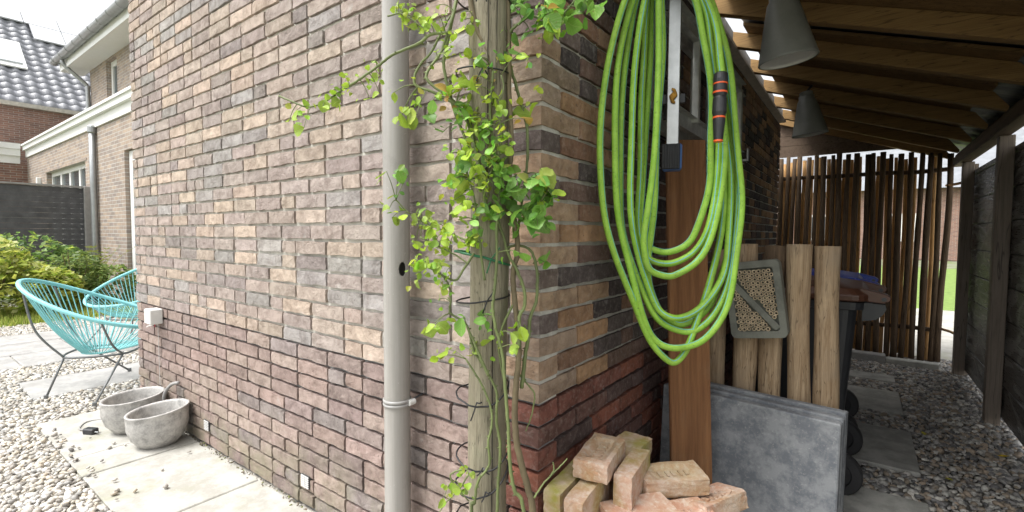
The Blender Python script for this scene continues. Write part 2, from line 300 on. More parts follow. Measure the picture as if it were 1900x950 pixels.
LEAVES = [(-0.245,-0.286,1.701,0.019,1),(-0.26,-0.263,1.735,0.024,1),(-0.21,-0.303,1.705,0.019,1),(-0.236,-0.263,1.726,0.021,1),(-0.223,-0.225,1.681,0.023,1),(-0.282,-0.216,1.688,0.023,1),(-0.202,-0.283,1.665,0.025,1),(-0.192,-0.271,1.655,0.022,1),(-0.242,-0.25,1.695,0.021,1),(-0.146,-0.261,1.664,0.023,1),(-0.128,-0.284,1.636,0.023,1),(-0.103,-0.296,1.634,0.024,1),(-0.153,-0.26,1.644,0.019,1),(-0.076,-0.253,1.608,0.024,1),(-0.046,-0.289,1.567,0.024,1),(-0.128,-0.222,1.609,0.026,1),(-0.08,-0.229,1.633,0.031,1),(-0.065,-0.233,1.659,0.029,1),(-0.067,-0.21,1.637,0.025,1),(-0.058,-0.241,1.656,0.026,1),(-0.022,-0.252,1.566,0.031,0),(-0.014,-0.253,1.55,0.032,0),(-0.003,-0.253,1.541,0.032,0),(-0.046,-0.172,1.586,0.029,0),(-0.267,-0.305,1.556,0.018,1),(-0.266,-0.33,1.571,0.02,1),(-0.371,-0.347,1.564,0.023,1),(-0.338,-0.358,1.521,0.025,1),(-0.372,-0.363,1.482,0.022,1),(-0.408,-0.332,1.487,0.03,1),(-0.366,-0.376,1.501,0.027,1),(-0.345,-0.413,1.449,0.026,1),(-0.377,-0.393,1.468,0.027,1),(-0.412,-0.457,1.435,0.034,1),(-0.48,-0.43,1.439,0.03,1),(-0.436,-0.438,1.383,0.042,1),(-0.289,-0.308,1.501,0.022,1),(-0.283,-0.324,1.467,0.023,1),(-0.23,-0.333,1.469,0.022,1),(-0.314,-0.313,1.537,0.025,1),(-0.329,-0.275,1.558,0.021,1),(-0.198,-0.292,1.406,0.042,1),(-0.239,-0.298,1.394,0.045,1),(-0.26,-0.235,1.406,0.044,1),(-0.215,-0.294,1.433,0.027,1),(-0.092,-0.332,1.428,0.032,0),(-0.167,-0.25,1.422,0.039,0),(-0.156,-0.243,1.401,0.034,0),(-0.203,-0.294,1.344,0.038,0),(-0.251,-0.233,1.355,0.039,0),(-0.248,-0.344,1.342,0.033,1),(-0.288,-0.282,1.219,0.032,1),(-0.235,-0.307,1.182,0.027,1),(-0.191,-0.263,1.207,0.023,1),(-0.191,-0.304,1.199,0.028,1),(-0.171,-0.287,1.196,0.027,1),(-0.108,-0.309,1.214,0.02,1),(-0.16,-0.255,1.202,0.029,1),(-0.105,-0.296,1.188,0.022,1),(-0.096,-0.317,1.173,0.024,1),(-0.093,-0.314,1.177,0.027,1),(-0.1,-0.305,1.16,0.027,1),(-0.092,-0.289,1.163,0.024,1),(-0.101,-0.278,1.203,0.024,1),(-0.032,-0.304,1.212,0.025,1),(-0.1,-0.247,1.209,0.028,1),(-0.078,-0.256,1.218,0.027,1),(-0.053,-0.28,1.272,0.031,0),(-0.06,-0.238,1.269,0.031,0),(-0.074,-0.241,1.289,0.034,0),(-0.06,-0.254,1.289,0.036,0),(-0.066,-0.223,1.269,0.029,0),(-0.044,-0.224,1.335,0.028,1),(-0.029,-0.276,1.362,0.027,1),(-0.016,-0.276,1.328,0.034,1),(-0.021,-0.267,1.336,0.026,1),(-0.07,-0.192,1.373,0.038,1),(-0.049,-0.252,1.325,0.035,1),(-0.015,-0.258,1.391,0.031,1),(-0.022,-0.259,1.381,0.027,1),(-0.047,-0.221,1.427,0.032,1),(-0.049,-0.212,1.427,0.04,1),(-0.042,-0.183,1.429,0.032,1),(0.008,-0.259,1.4,0.028,1),(-0.065,-0.25,1.494,0.029,1),(-0.042,-0.274,1.495,0.033,1),(-0.069,-0.303,1.487,0.029,1),(-0.035,-0.28,1.489,0.033,1),(-0.025,-0.271,1.492,0.034,1),(-0.074,-0.253,1.483,0.036,1),(-0.067,-0.275,1.477,0.028,1),(-0.053,-0.288,1.494,0.027,1),(-0.043,-0.254,1.431,0.031,0),(-0.064,-0.24,1.458,0.028,0),(-0.05,-0.268,1.43,0.034,0),(-0.026,-0.26,1.418,0.028,0),(-0.079,-0.204,1.46,0.039,0),(-0.008,-0.222,1.326,0.042,0),(0.01,-0.217,1.324,0.038,0),(-0.017,-0.225,1.361,0.031,0),(0.026,-0.244,1.343,0.03,0),(0.031,-0.241,1.311,0.037,0),(-0.007,-0.235,1.381,0.033,0),(0.011,-0.241,1.379,0.038,0),(-0.048,-0.161,1.401,0.042,0),(-0.005,-0.229,1.397,0.032,0),(-0.019,-0.219,1.303,0.032,1),(0.009,-0.269,1.3,0.029,1),(-0.003,-0.273,1.291,0.027,1),(-0.025,-0.209,1.277,0.034,1),(0.067,-0.111,1.464,0.035,1),(0.015,-0.11,1.453,0.04,1),(0.111,-0.182,1.416,0.036,1),(0.029,-0.122,1.718,0.043,0),(0.048,-0.146,1.662,0.046,0),(0.073,-0.114,1.667,0.047,0),(0.051,-0.183,1.683,0.04,0),(0.126,-0.148,1.661,0.044,0),(0.084,-0.099,1.695,0.036,0),(0.104,-0.06,1.679,0.048,0),(0.073,-0.104,1.654,0.043,0),(0.123,-0.157,1.624,0.039,0),(0.124,-0.055,1.657,0.06,0),(0.14,-0.081,1.668,0.048,0),(0.093,-0.088,1.721,0.043,0),(0.014,-0.137,1.618,0.035,0),(0.079,-0.193,1.587,0.04,0),(0.037,-0.13,1.626,0.039,0),(0.062,-0.146,1.572,0.03,1),(0.061,-0.066,1.643,0.035,1),(0.075,-0.079,1.644,0.028,1),(0.114,-0.143,1.623,0.029,1),(0.204,-0.086,1.644,0.036,0),(0.166,-0.01,1.686,0.049,0),(0.192,-0.079,1.685,0.033,0),(0.185,-0.118,1.674,0.036,0),(0.121,-0.149,1.616,0.034,1),(0.146,-0.153,1.584,0.026,1),(-0.003,-0.145,1.236,0.04,0),(0.021,-0.21,1.225,0.042,0),(0.022,-0.208,1.27,0.034,0),(0.096,-0.192,1.274,0.051,0),(0.055,-0.201,1.261,0.04,0),(0.086,-0.161,1.236,0.051,0),(0.092,-0.119,1.241,0.048,0),(0.035,-0.146,1.256,0.046,0),(0.067,-0.116,1.289,0.04,0),(0.063,-0.093,1.291,0.041,1),(0.136,-0.135,1.251,0.037,1),(0.09,-0.114,1.282,0.04,1),(0.124,-0.161,1.285,0.046,1),(0.107,-0.127,1.245,0.049,1),(0.029,-0.191,1.254,0.039,0),(0.034,-0.203,1.25,0.041,0),(0.093,-0.13,1.183,0.05,0),(0.08,-0.161,1.211,0.048,0),(0.118,-0.189,1.165,0.054,0),(0.111,-0.128,1.178,0.039,0),(0.104,-0.165,1.208,0.042,0),(0.072,-0.093,1.105,0.04,0),(0.123,-0.192,1.109,0.043,0),(-0.002,-0.196,1.208,0.042,0),(0.022,-0.145,1.176,0.034,0),(0.041,-0.236,1.199,0.037,0),(0.076,-0.085,1.233,0.05,0),(0.096,-0.14,1.27,0.048,0),(-0.073,-0.308,1.084,0.031,1),(-0.091,-0.337,1.085,0.035,1),(-0.097,-0.343,1.091,0.034,1),(-0.116,-0.316,1.084,0.028,1),(-0.183,-0.279,1.076,0.032,1),(-0.236,-0.23,1.108,0.03,1),(-0.131,-0.242,1.081,0.025,1),(-0.092,-0.283,1.08,0.027,1),(-0.098,-0.261,1.088,0.025,1),(-0.183,-0.277,1.019,0.037,1),(-0.109,-0.254,1.022,0.025,0),(-0.138,-0.251,1.006,0.025,0),(-0.06,-0.303,1.039,0.03,0),(-0.064,-0.258,1.147,0.033,1),(-0.045,-0.219,1.151,0.033,1),(-0.008,-0.26,1.152,0.028,1),(-0.028,-0.298,1.133,0.034,1),(-0.059,-0.221,1.13,0.03,1),(-0.018,-0.272,1.14,0.025,1),(-0.098,-0.26,1.119,0.028,1),(-0.07,-0.313,1.125,0.027,1),(-0.132,-0.243,1.09,0.027,1),(-0.007,-0.237,1.161,0.03,0),(0.003,-0.274,1.182,0.035,0),(-0.012,-0.265,1.157,0.025,0),(-0.007,-0.24,0.963,0.034,0),(-0.014,-0.301,0.961,0.036,0),(-0.029,-0.206,0.973,0.032,0),(-0.134,-0.254,0.919,0.03,1),(-0.091,-0.317,0.946,0.029,1),(-0.129,-0.259,0.891,0.023,1),(-0.09,-0.332,0.891,0.041,1),(-0.114,-0.325,0.915,0.036,1),(-0.059,-0.206,0.887,0.039,1),(-0.026,-0.196,0.901,0.033,1),(0.064,-0.205,0.899,0.03,1),(0.089,-0.203,0.932,0.03,1),(0.091,-0.226,0.932,0.041,1),(-0.084,-0.251,0.535,0.028,1),(-0.038,-0.332,0.565,0.03,1),(-0.024,-0.301,0.585,0.033,1),(-0.048,-0.244,0.549,0.028,1),(-0.08,-0.253,0.564,0.029,1),(-0.056,-0.249,0.6,0.023,1),(0.01,-0.285,0.623,0.022,1),(-0.07,-0.27,1.286,0.024,1),(-0.116,-0.243,1.271,0.024,1),(-0.082,-0.268,1.274,0.031,1),(-0.051,-0.306,1.333,0.025,1),(-0.118,-0.217,1.314,0.029,1),(-0.115,-0.229,1.343,0.033,1),(-0.043,-0.166,1.315,0.04,0),(0.024,-0.225,1.328,0.032,0),(0.032,-0.215,1.301,0.032,0),(0.027,-0.258,1.25,0.026,1),(-0.001,-0.234,1.248,0.031,1),(0.014,-0.259,1.264,0.031,1),(-0.016,-0.183,1.47,0.032,1),(0.008,-0.2,1.456,0.034,1),(0.026,-0.202,1.451,0.028,1),(-0.067,-0.181,1.571,0.025,1),(-0.083,-0.213,1.58,0.031,1),(-0.037,-0.226,1.55,0.03,1),(-0.112,-0.274,1.578,0.025,1),(-0.105,-0.242,1.583,0.026,1),(-0.094,-0.274,1.569,0.022,1),(-0.062,-0.236,1.449,0.029,1),(-0.084,-0.209,1.454,0.026,1),(-0.094,-0.197,1.445,0.026,1),(-0.074,-0.182,1.484,0.032,1),(-0.075,-0.198,1.486,0.027,1),(-0.016,-0.219,1.469,0.026,1),(0.043,-0.208,1.38,0.029,1),(0.045,-0.221,1.368,0.035,1),(-0.014,-0.285,1.224,0.023,1),(-0.095,-0.225,1.237,0.031,1),(-0.071,-0.239,1.243,0.03,1),(-0.011,-0.226,1.216,0.031,0),(0.019,-0.265,1.212,0.027,0),(-0.032,-0.191,1.218,0.029,0),(-0.078,-0.269,1.204,0.026,1),(-0.035,-0.295,1.187,0.021,1),(-0.092,-0.256,1.179,0.03,1),(0.005,-0.19,1.419,0.026,1),(-0.025,-0.146,1.417,0.033,1),(-0.072,-0.214,1.414,0.035,1),(-0.046,-0.233,1.375,0.026,1),(-0.072,-0.205,1.421,0.028,1),(-0.08,-0.223,1.298,0.03,0),(-0.086,-0.217,1.318,0.038,0),(-0.032,-0.268,1.308,0.029,0),(-0.046,-0.307,1.271,0.029,1),(-0.077,-0.233,1.279,0.03,1),(-0.0,-0.258,1.33,0.029,1),(-0.059,-0.187,1.348,0.037,1),(0.018,-0.246,1.331,0.029,1),(-0.046,-0.186,1.403,0.033,1),(0.006,-0.211,1.418,0.027,1),(-0.051,-0.197,1.41,0.03,1),(-0.051,-0.206,1.52,0.031,1),(-0.061,-0.261,1.531,0.025,1),(-0.07,-0.223,1.522,0.034,1),(0.045,-0.226,1.269,0.029,0),(0.059,-0.233,1.297,0.033,0),(0.054,-0.205,1.274,0.032,0),(0.053,-0.15,1.201,0.048,0),(0.063,-0.2,1.202,0.042,0),(-0.015,-0.162,1.228,0.03,1),(0.044,-0.247,1.214,0.028,1),(-0.01,-0.194,1.2,0.035,1),(-0.153,-0.264,1.092,0.028,1),(-0.19,-0.268,1.09,0.031,1),(-0.043,-0.315,1.145,0.024,1),(-0.057,-0.297,1.163,0.03,1),(-0.125,-0.255,1.173,0.028,1),(0.06,-0.223,1.341,0.03,1),(0.061,-0.228,1.342,0.027,1),(-0.136,-0.243,1.697,0.021,1),(-0.103,-0.297,1.664,0.026,1),(-0.119,-0.239,1.676,0.023,1),(-0.216,-0.23,1.695,0.026,1),(-0.182,-0.25,1.673,0.023,1),(-0.26,-0.212,1.735,0.024,1),(-0.025,-0.165,1.626,0.026,1),(-0.057,-0.167,1.655,0.032,1),(0.003,-0.165,1.573,0.035,1),(0.02,-0.176,1.565,0.033,1),(0.108,-0.111,1.667,0.038,0),(0.117,-0.137,1.685,0.046,0),(-0.019,-0.278,1.145,0.032,1),(-0.031,-0.257,1.148,0.024,1)]

# ------------------------------------------------------------------ materials
M_brick_o = brick_mat("handmade_brick", 'OBJ'); M_brick_a = brick_mat("handmade_brick_joined", 'ATTR')
M_mortar = mortar_mat("pale_mortar", (.56, .54, .485)); M_mortar_lo = mortar_mat("dark_mortar", (.25, .245, .24))
M_pvc = simple("grey_pvc", (.315, .308, .298), .38, var=.05, nscale=6, bump=.02)
def pipe_mat():
    k = NT("weathered_pipe"); p = k.pos((1, 1, .05)); q = k.pos()
    c = k.mix(k.ramp(k.noise(p, 45, 5, .65), [(.35, 0.0), (.7, 1.0)]), (.265, .252, .232), (.33, .316, .295))
    c = k.mix(k.ramp(k.noise(q, 14, 6, .7), [(.56, 0.0), (.70, .45)]), c, (.20, .195, .175))
    c = k.mix(k.ramp(k.noise(q, 120, 3), [(.68, 0.0), (.72, .5)]), c, (.45, .44, .42))
    return k.fin(c, k.ramp(k.noise(q, 9, 4), [(.3, .32), (.7, .5)]), k.bump(k.noise(p, 20, 3), .03, .003), 0, .45)
M_pipe = pipe_mat()
M_white = simple("white_paint", (.80, .80, .78), .5, var=.03, bump=.03)
M_whiteplastic = simple("white_plastic", (.62, .62, .60), .4, var=.04, bump=.02)
M_darkmetal = simple("dark_grey_metal", (.07, .07, .075), .45, .6, var=.1)
M_alu = simple("aluminium", (.48, .49, .48), .4, 1.0, var=.12, nscale=25, bump=.05)
M_aludull = simple("dull_aluminium", (.62, .63, .60), .55, 1.0, var=.2, nscale=20, bump=.08)
M_rubber = simple("black_rubber", (.025, .025, .027), .6, var=.2)
M_blueplastic = simple("blue_plastic", (.08, .17, .42), .45, var=.08)
M_post = wood_mat("weathered_post", (.19, .165, .115), (.30, .27, .195), 'Z', 1, .9, 75, 1.0, c3=(.165, .17, .105), per_object=False)
M_deck_src = None

def hose_mat():
    k = NT("green_hose"); uv = k.n("ShaderNodeUVMap"); sep = k.n("ShaderNodeSeparateXYZ"); k.l(uv.outputs[0], sep.inputs[0])
    def stripe(c, w):
        a = k.n("ShaderNodeMath", operation='SUBTRACT'); a.inputs[1].default_value = c; k.l(sep.outputs[0], a.inputs[0])
        b = k.n("ShaderNodeMath", operation='ABSOLUTE'); k.l(a.outputs[0], b.inputs[0])
        d = k.n("ShaderNodeMath", operation='LESS_THAN'); d.inputs[1].default_value = w; k.l(b.outputs[0], d.inputs[0]); return d.outputs[0]
    p = k.pos(); n1 = k.noise(p, 30, 5, .7); n2 = k.noise(p, 160, 3)
    c = k.mix(k.ramp(n1, [(.35, 0.0), (.7, 1.0)]), (.20, .40, .035), (.29, .50, .065))
    c = k.mix(k.ramp(k.noise(p, 9, 5, .7), [(.5, 0.0), (.72, .45)]), c, (.15, .22, .04)); c = k.mix(k.ramp(n2, [(.60, 0.0), (.70, .7)]), c, (.08, .11, .03))
    c = k.mix(stripe(.3, .016), c, (.10, .38, .55)); c = k.mix(stripe(.72, .016), c, (.10, .38, .55))
    return k.fin(c, .55, k.bump(n2, .12, .002), 0, .4)
M_hose = hose_mat()
M_black = simple("black_plastic", (.02, .02, .022), .42, var=.2); M_orange = simple("orange_plastic", (.70, .10, .02), .4, var=.05)

def deck_mat():
    k = NT("brown_decking"); p = k.pos((1, 1, 1)); sx = k.n("ShaderNodeSeparateXYZ")
    uv = k.n("ShaderNodeTexCoord"); k.l(uv.outputs["Object"], sx.inputs[0])
    w = k.n("ShaderNodeMath", operation='SINE'); m = k.n("ShaderNodeMath", operation='MULTIPLY'); m.inputs[1].default_value = 2 * math.pi / .0055
    k.l(sx.outputs[0], m.inputs[0]); k.l(m.outputs[0], w.inputs[0])
    mp = k.n("ShaderNodeMapping"); mp.inputs["Scale"].default_value = (1, 1, .05); k.l(uv.outputs["Object"], mp.inputs[0])
    f = k.noise(mp.outputs[0], 60, 5, .65)
    c = k.mix(k.ramp(f, [(.3, 0.0), (.7, 1.0)]), (.19, .085, .036), (.34, .165, .07))
    c = k.mix(k.ramp(k.noise(p, 7, 4), [(.55, 0.0), (.75, .5)]), c, (.30, .18, .10))
    return k.fin(c, .62, k.bump(w.outputs[0], .8, .0016), 0, .35)
M_deck = deck_mat()

def slab_mat(name, c1, c2, spots, stain=None, scale=1):
    k = NT(name); p = k.pos()
    a = k.noise(p, 7 * scale, 8, .72); b = k.noise(p, 45 * scale, 5, .7); d = k.noise(p, 2.5, 4)
    c = k.mix(k.ramp(a, [(.42, 0.0), (.58, 1.0)]), c1, c2)
    c = k.mix(k.ramp(b, [(.56, 0.0), (.72, .6)]), c, spots)
    if stain: c = k.mix(k.ramp(d, [(.55, 0.0), (.70, .65)]), c, stain)
    return k.fin(c, .88, k.bump(b, .25, .003), 0, .3)
M_slab = slab_mat("blue_grey_concrete", (.135, .145, .16), (.235, .245, .252), (.36, .36, .355), None, 2.2)
M_slabedge = M_slab
M_paver = slab_mat("pale_concrete_paver", (.33, .32, .285), (.42, .41, .375), (.47, .46, .435), (.25, .255, .15))
M_paver2 = slab_mat("grey_concrete_paver", (.28, .275, .265), (.37, .36, .345), (.42, .42, .40), (.26, .25, .23))
M_step = slab_mat("pale_stepping_slab", (.33, .33, .30), (.47, .465, .43), (.52, .52, .49), (.24, .23, .19))  # plain mottled concrete colour of the slabs, with darker stains
M_sand = slab_mat("sandy_bed", (.42, .40, .35), (.52, .50, .45), (.55, .53, .49))
M_darkbed = slab_mat("dark_gravel_bed", (.10, .095, .085), (.19, .18, .16), (.28, .27, .25))

def pebble_mat(name):
    k = NT(name); a = k.n("ShaderNodeAttribute", attribute_name="Col"); p = k.pos()
    c = k.mix(k.ramp(k.noise(p, 90, 4), [(.35, 0.0), (.7, .6)]), a.outputs["Color"], k.mix(1.0, a.outputs["Color"], (.6, .58, .55), 'MULTIPLY'))
    return k.fin(c, .6, k.bump(k.noise(p, 200, 3), .2, .002), 0, .35)
M_pebble = pebble_mat("pebble")

def char_mat():
    k = NT("charred_board")
    oi = k.n("ShaderNodeObjectInfo"); g = k.n("ShaderNodeNewGeometry")
    mu = k.n("ShaderNodeVectorMath", operation='SCALE'); mu.inputs[0].default_value = (3.1, 7.7, 1.9); k.l(oi.outputs["Random"], mu.inputs["Scale"])
    ad = k.n("ShaderNodeVectorMath", operation='ADD'); k.l(g.outputs["Position"], ad.inputs[0]); k.l(mu.outputs[0], ad.inputs[1])
    mp = k.n("ShaderNodeMapping"); mp.inputs["Scale"].default_value = (1, .35, 1.25); k.l(ad.outputs[0], mp.inputs[0])
    big = k.noise(mp.outputs[0], 3.2, 2, .5, .5)
    s = k.n("ShaderNodeMath", operation='MULTIPLY'); s.inputs[1].default_value = 42; k.l(big, s.inputs[0])
    w = k.n("ShaderNodeMath", operation='SINE'); k.l(s.outputs[0], w.inputs[0])
    mp2 = k.n("ShaderNodeMapping"); mp2.inputs["Scale"].default_value = (1, .06, 1); k.l(ad.outputs[0], mp2.inputs[0])
    fine = k.noise(mp2.outputs[0], 130, 4, .7)
    rings = k.ramp(w.outputs[0], [(.25, 0.0), (.8, 1.0)])
    c = k.mix(rings, (.02, .02, .02), (.19, .187, .182))  # lighter ring colour stands in for the sheen on the burnt ridges
    h = k.mix(.35, rings, fine)
    rough = k.ramp(fine, [(.3, .22), (.7, .4)])
    return k.fin(c, rough, k.bump(h, .7, .004), 0, .8)
M_char = char_mat()
M_fpost = wood_mat("dark_timber_post", (.20, .16, .125), (.30, .25, .205), 'Z', 1, .55, 20, .2)
M_rafter = wood_mat("rafter_pine", (.22, .13, .05), (.31, .19, .075), 'X', 1, .75, 30, .2)
M_ceil = wood_mat("ceiling_pine", (.15, .09, .035), (.22, .135, .055), 'X', 1, .8, 30, .2)
M_beam = wood_mat("dark_beam", (.11, .075, .05), (.17, .12, .085), 'Y', 1, .75, 16, .2)
M_sheet = simple("grey_roof_sheet", (.05, .052, .055), .45, .3, var=.15)
M_bark = wood_mat("bark_pole", (.07, .048, .03), (.15, .10, .062), 'Z', 1, .9, 60, 1.0)
M_peeled = wood_mat("peeled_pole", (.55, .31, .12), (.66, .40, .18), 'Z', 1, .8, 22, .4)
M_stake = wood_mat("weathered_stake", (.24, .155, .085), (.52, .39, .25), 'Z', 1, .9, 50, 1.0, c3=(.30, .235, .165))
M_hotel = slab_mat("grey_green_cement", (.13, .135, .115), (.19, .195, .165), (.22, .22, .20))
M_cane = simple("cane_tube", (.50, .41, .28), .8, var=.3, nscale=40)
M_hole = simple("dark_hollow", (.012, .010, .008), .95, var=.1)
M_bin = simple("bin_body", (.03, .032, .036), .42, var=.15, bump=.08)
M_binblue = simple("blue_lid", (.02, .05, .32), .35, var=.1); M_binbrown = simple("brown_lid", (.085, .035, .02), .35, var=.1)
M_lamp = simple("lamp_enamel", (.19, .195, .18), .45, var=.12); M_lampin = simple("lamp_inside", (.62, .62, .58), .5, var=.1)
M_teal = simple("teal_cord", (.23, .57, .59), .5, var=.08, bump=.03); M_chairmetal = simple("chair_metal", (.16, .165, .165), .5, .4, var=.15)
def pot_mat():
    k = NT("glazed_stoneware"); p = k.pos()
    a = k.noise(p, 22, 7, .75); b = k.noise(p, 110, 4)
    c = k.mix(k.ramp(a, [(.35, 0.0), (.62, 1.0)]), (.24, .235, .225), (.50, .485, .46))
    c = k.mix(k.ramp(b, [(.56, 0.0), (.68, .7)]), c, (.50, .48, .45))
    return k.fin(c, .55, k.bump(a, .3, .004))
M_pot = pot_mat()
def leaf_mat(name, rough=.38, mode='OBJ', fixed=None):
    k = NT(name)
    if mode == 'OBJ': base = k.n("ShaderNodeObjectInfo").outputs["Color"]
    else: base = k.n("ShaderNodeAttribute", attribute_name="Col").outputs["Color"]
    p = k.pos(); c = k.mix(k.ramp(k.noise(p, 60, 3), [(.35, 0.0), (.7, .5)]), base, k.mix(1.0, base, (.7, .75, .6), 'MULTIPLY'))
    nrm = None
    if mode == 'OBJ':
        uv = k.n("ShaderNodeUVMap"); sp = k.n("ShaderNodeSeparateXYZ"); k.l(uv.outputs[0], sp.inputs[0])
        def mth(op, a, b=None):
            m_ = k.n("ShaderNodeMath", operation=op)
            for i_, q_ in enumerate((a, b)):
                if q_ is None: continue
                if isinstance(q_, (int, float)): m_.inputs[i_].default_value = q_
                else: k.l(q_, m_.inputs[i_])
            return m_.outputs[0]
        au = mth('ABSOLUTE', mth('SUBTRACT', sp.outputs[0], .5))
        vein = mth('SINE', mth('MULTIPLY', mth('SUBTRACT', mth('MULTIPLY', sp.outputs[1], 7.0), mth('MULTIPLY', au, 5.0)), 6.283))
        vr = k.ramp(vein, [(.86, 0.0), (.98, 1.0)]); rib = mth('LESS_THAN', au, .022)
        ln = mth('MAXIMUM', rib, mth('MULTIPLY', vr, .55))
        c = k.mix(mth('MULTIPLY', ln, .45), c, k.mix(.5, base, (.62, .70, .30)))
        c = k.mix(k.ramp(k.noise(p, 130, 2), [(.70, 0.0), (.74, .7)]), c, (.22, .14, .05))
        nrm = k.bump(vein, .25, .001)
    k.fin(c, rough, nrm, 0, .5)
    tr = k.n("ShaderNodeBsdfTranslucent"); k.l(c, tr.inputs[0]); ms = k.n("ShaderNodeMixShader"); ms.inputs[0].default_value = .35 if mode == 'OBJ' else .5
    k.l(k.b.outputs[0], ms.inputs[1]); k.l(tr.outputs[0], ms.inputs[2]); k.l(ms.outputs[0], k.out.inputs[0])
    return k.m
M_leaf = leaf_mat("rose_leaf"); M_foliage = leaf_mat("shrub_leaf", .5, 'ATTR')
M_stem = simple("rose_stem", (.13, .16, .055), .6, var=.35, nscale=10); M_stemb = simple("rose_bark", (.14, .11, .06), .75, var=.3, nscale=18)
M_wire = simple("black_wire", (.015, .015, .017), .45, var=.1); M_gwire = simple("green_wire", (.02, .14, .06), .45, var=.1)
M_reclaimed = None
def reclaimed_mat():
    k = NT("reclaimed_yellow_brick"); p = k.pos(); oi = k.n("ShaderNodeObjectInfo")
    n1 = k.noise(p, 14, 7, .7); n2 = k.noise(p, 60, 5, .72); n3 = k.noise(p, 7, 4)
    c = k.mix(k.ramp(n1, [(.40, 0.0), (.62, 1.0)]), (.54, .41, .32), (.47, .25, .175))
    c = k.mix(k.ramp(n2, [(.48, 0.0), (.68, .75)]), c, (.62, .55, .465))
    moss = k.n("ShaderNodeMath", operation='MULTIPLY'); k.l(k.ramp(n3, [(.42, 0.0), (.62, 1.0)]), moss.inputs[0]); sepc = k.n("ShaderNodeSeparateColor"); k.l(oi.outputs["Color"], sepc.inputs[0]); k.l(sepc.outputs[1], moss.inputs[1])
    c = k.mix(moss.outputs[0], c, (.30, .30, .06))
    return k.fin(c, .95, k.bump(k.noise(p, 150, 4, .75), .6, .003, k.bump(n2, .6, .003)), 0, .2)
M_reclaimed = reclaimed_mat()

def farbrick_mat(name, c1, c2, mortar):
    k = NT(name); g = k.n("ShaderNodeNewGeometry"); s = k.n("ShaderNodeSeparateXYZ"); k.l(g.outputs["Position"], s.inputs[0])
    ad = k.n("ShaderNodeMath", operation='ADD'); k.l(s.outputs[0], ad.inputs[0]); k.l(s.outputs[1], ad.inputs[1])
    cb = k.n("ShaderNodeCombineXYZ"); k.l(ad.outputs[0], cb.inputs[0]); k.l(s.outputs[2], cb.inputs[1])
    br = k.n("ShaderNodeTexBrick"); k.l(cb.outputs[0], br.inputs["Vector"])
    br.inputs["Scale"].default_value = 1; br.inputs["Brick Width"].default_value = .22; br.inputs["Row Height"].default_value = .0625
    br.inputs["Mortar Size"].default_value = .006; br.inputs["Color1"].default_value = (*c1, 1); br.inputs["Color2"].default_value = (*c2, 1); br.inputs["Mortar"].default_value = (*mortar, 1)
    br.offset = .5; br.inputs["Bias"].default_value = -.1
    p = k.pos(); c = k.mix(k.ramp(k.noise(p, 6, 4), [(.4, 0.0), (.7, .5)]), br.outputs[0], k.mix(1.0, br.outputs[0], (.62, .58, .56), 'MULTIPLY'))
    inv = k.n("ShaderNodeMath", operation='SUBTRACT'); inv.inputs[0].default_value = 1; k.l(br.outputs["Fac"], inv.inputs[1])
    return k.fin(c, .9, k.bump(inv.outputs[0], .6, .01), 0, .2)
M_far1 = farbrick_mat("house_brickwork", (.42, .33, .26), (.27, .23, .21), (.48, .46, .42))
M_far2 = farbrick_mat("neighbour_brickwork", (.29, .16, .12), (.20, .12, .10), (.36, .33, .29))
M_tile = simple("slate_grey_pantile", (.25, .255, .275), .45, var=.2, nscale=3)
M_panel = simple("solar_panel", (.55, .56, .58), .18, .0, var=.06, nscale=2, bump=.02)  # pale base colour stands in for the sky reflected in the panels
M_glass = simple("window_glass", (.10, .12, .13), .08, 0, var=.2, nscale=1, bump=0)
M_zinc = simple("zinc_gutter", (.36, .37, .37), .4, .7, var=.1)
M_blackslat = simple("black_slat", (.08, .08, .085), .6, var=.3, nscale=8)
M_greypost = simple("grey_concrete_post", (.30, .29, .28), .8, var=.12)
def ground_mat():
    k = NT("ground_soil"); p = k.pos(); c = k.mix(k.ramp(k.noise(p, 1.2, 6), [(.4, 0.0), (.6, 1.0)]), (.22, .21, .17), (.13, .17, .06))
    return k.fin(c, .95, k.bump(k.noise(p, 40, 4), .4, .02))
M_ground = ground_mat()
M_grass = leaf_mat("grass_blade", .6, 'ATTR')

# ================================================================== SETTING: ground
gb = MB().add([(-400, -400, -.03), (400, -400, -.03), (400, 400, -.03), (-400, 400, -.03)], [(0, 1, 2, 3)])
ground = tag(gb.build("ground", M_ground, origin=(0, 0, -.03)), "bare soil ground under the whole garden", "ground", kind="structure")
bed = MB().box(-7.6, .05, -4.0, 0.9, -.028, -.012).build("gravel_bed", M_sand); tag(bed, "sandy bed beneath the pale pebbles beside the brick wall", "ground", kind="structure")
bed2 = MB().box(.05, 1.7, -3, 4.95, -.026, -.010).build("passage_bed", M_darkbed); tag(bed2, "dark gravel bed of the covered passage", "ground", kind="structure")

# ================================================================== BRICK SHED
C_H, C_L = .0625, .2225
shed = empty("brick_shed", (-1.6, 2.2, 0), "brick shed with pale upper courses and red brick plinth", "shed")
FW, SW, TOPF, TOPS = 3.20, 4.42, 2.78, 2.28
NF = int(TOPF / C_H); NS = int(TOPS / C_H); RED = 11
front = MB()
front.box(-FW + .012, -.012, .019, .10, -.03, RED * C_H + .012)
fw = front.build("front_wall", M_mortar_lo, shed)
up_m = MB().box(-FW + .006, -.006,  .0125, .10, RED * C_H + .006, TOPF).build("mortar", M_mortar, fw)
sidem = MB(); sidem.box(-.10, -.019, .10, SW - .012, -.03, RED * C_H + .012)
sw = sidem.build("side_wall", M_mortar_lo, shed)
MB().box(-.10, -.0125, .10, SW - .006, RED * C_H + .006, TOPS).build("mortar", M_mortar, sw)
MB().box(-FW + .02, -.11, .11, SW - .05, -.03, 2.22).build("inner_core", M_mortar_lo, shed)
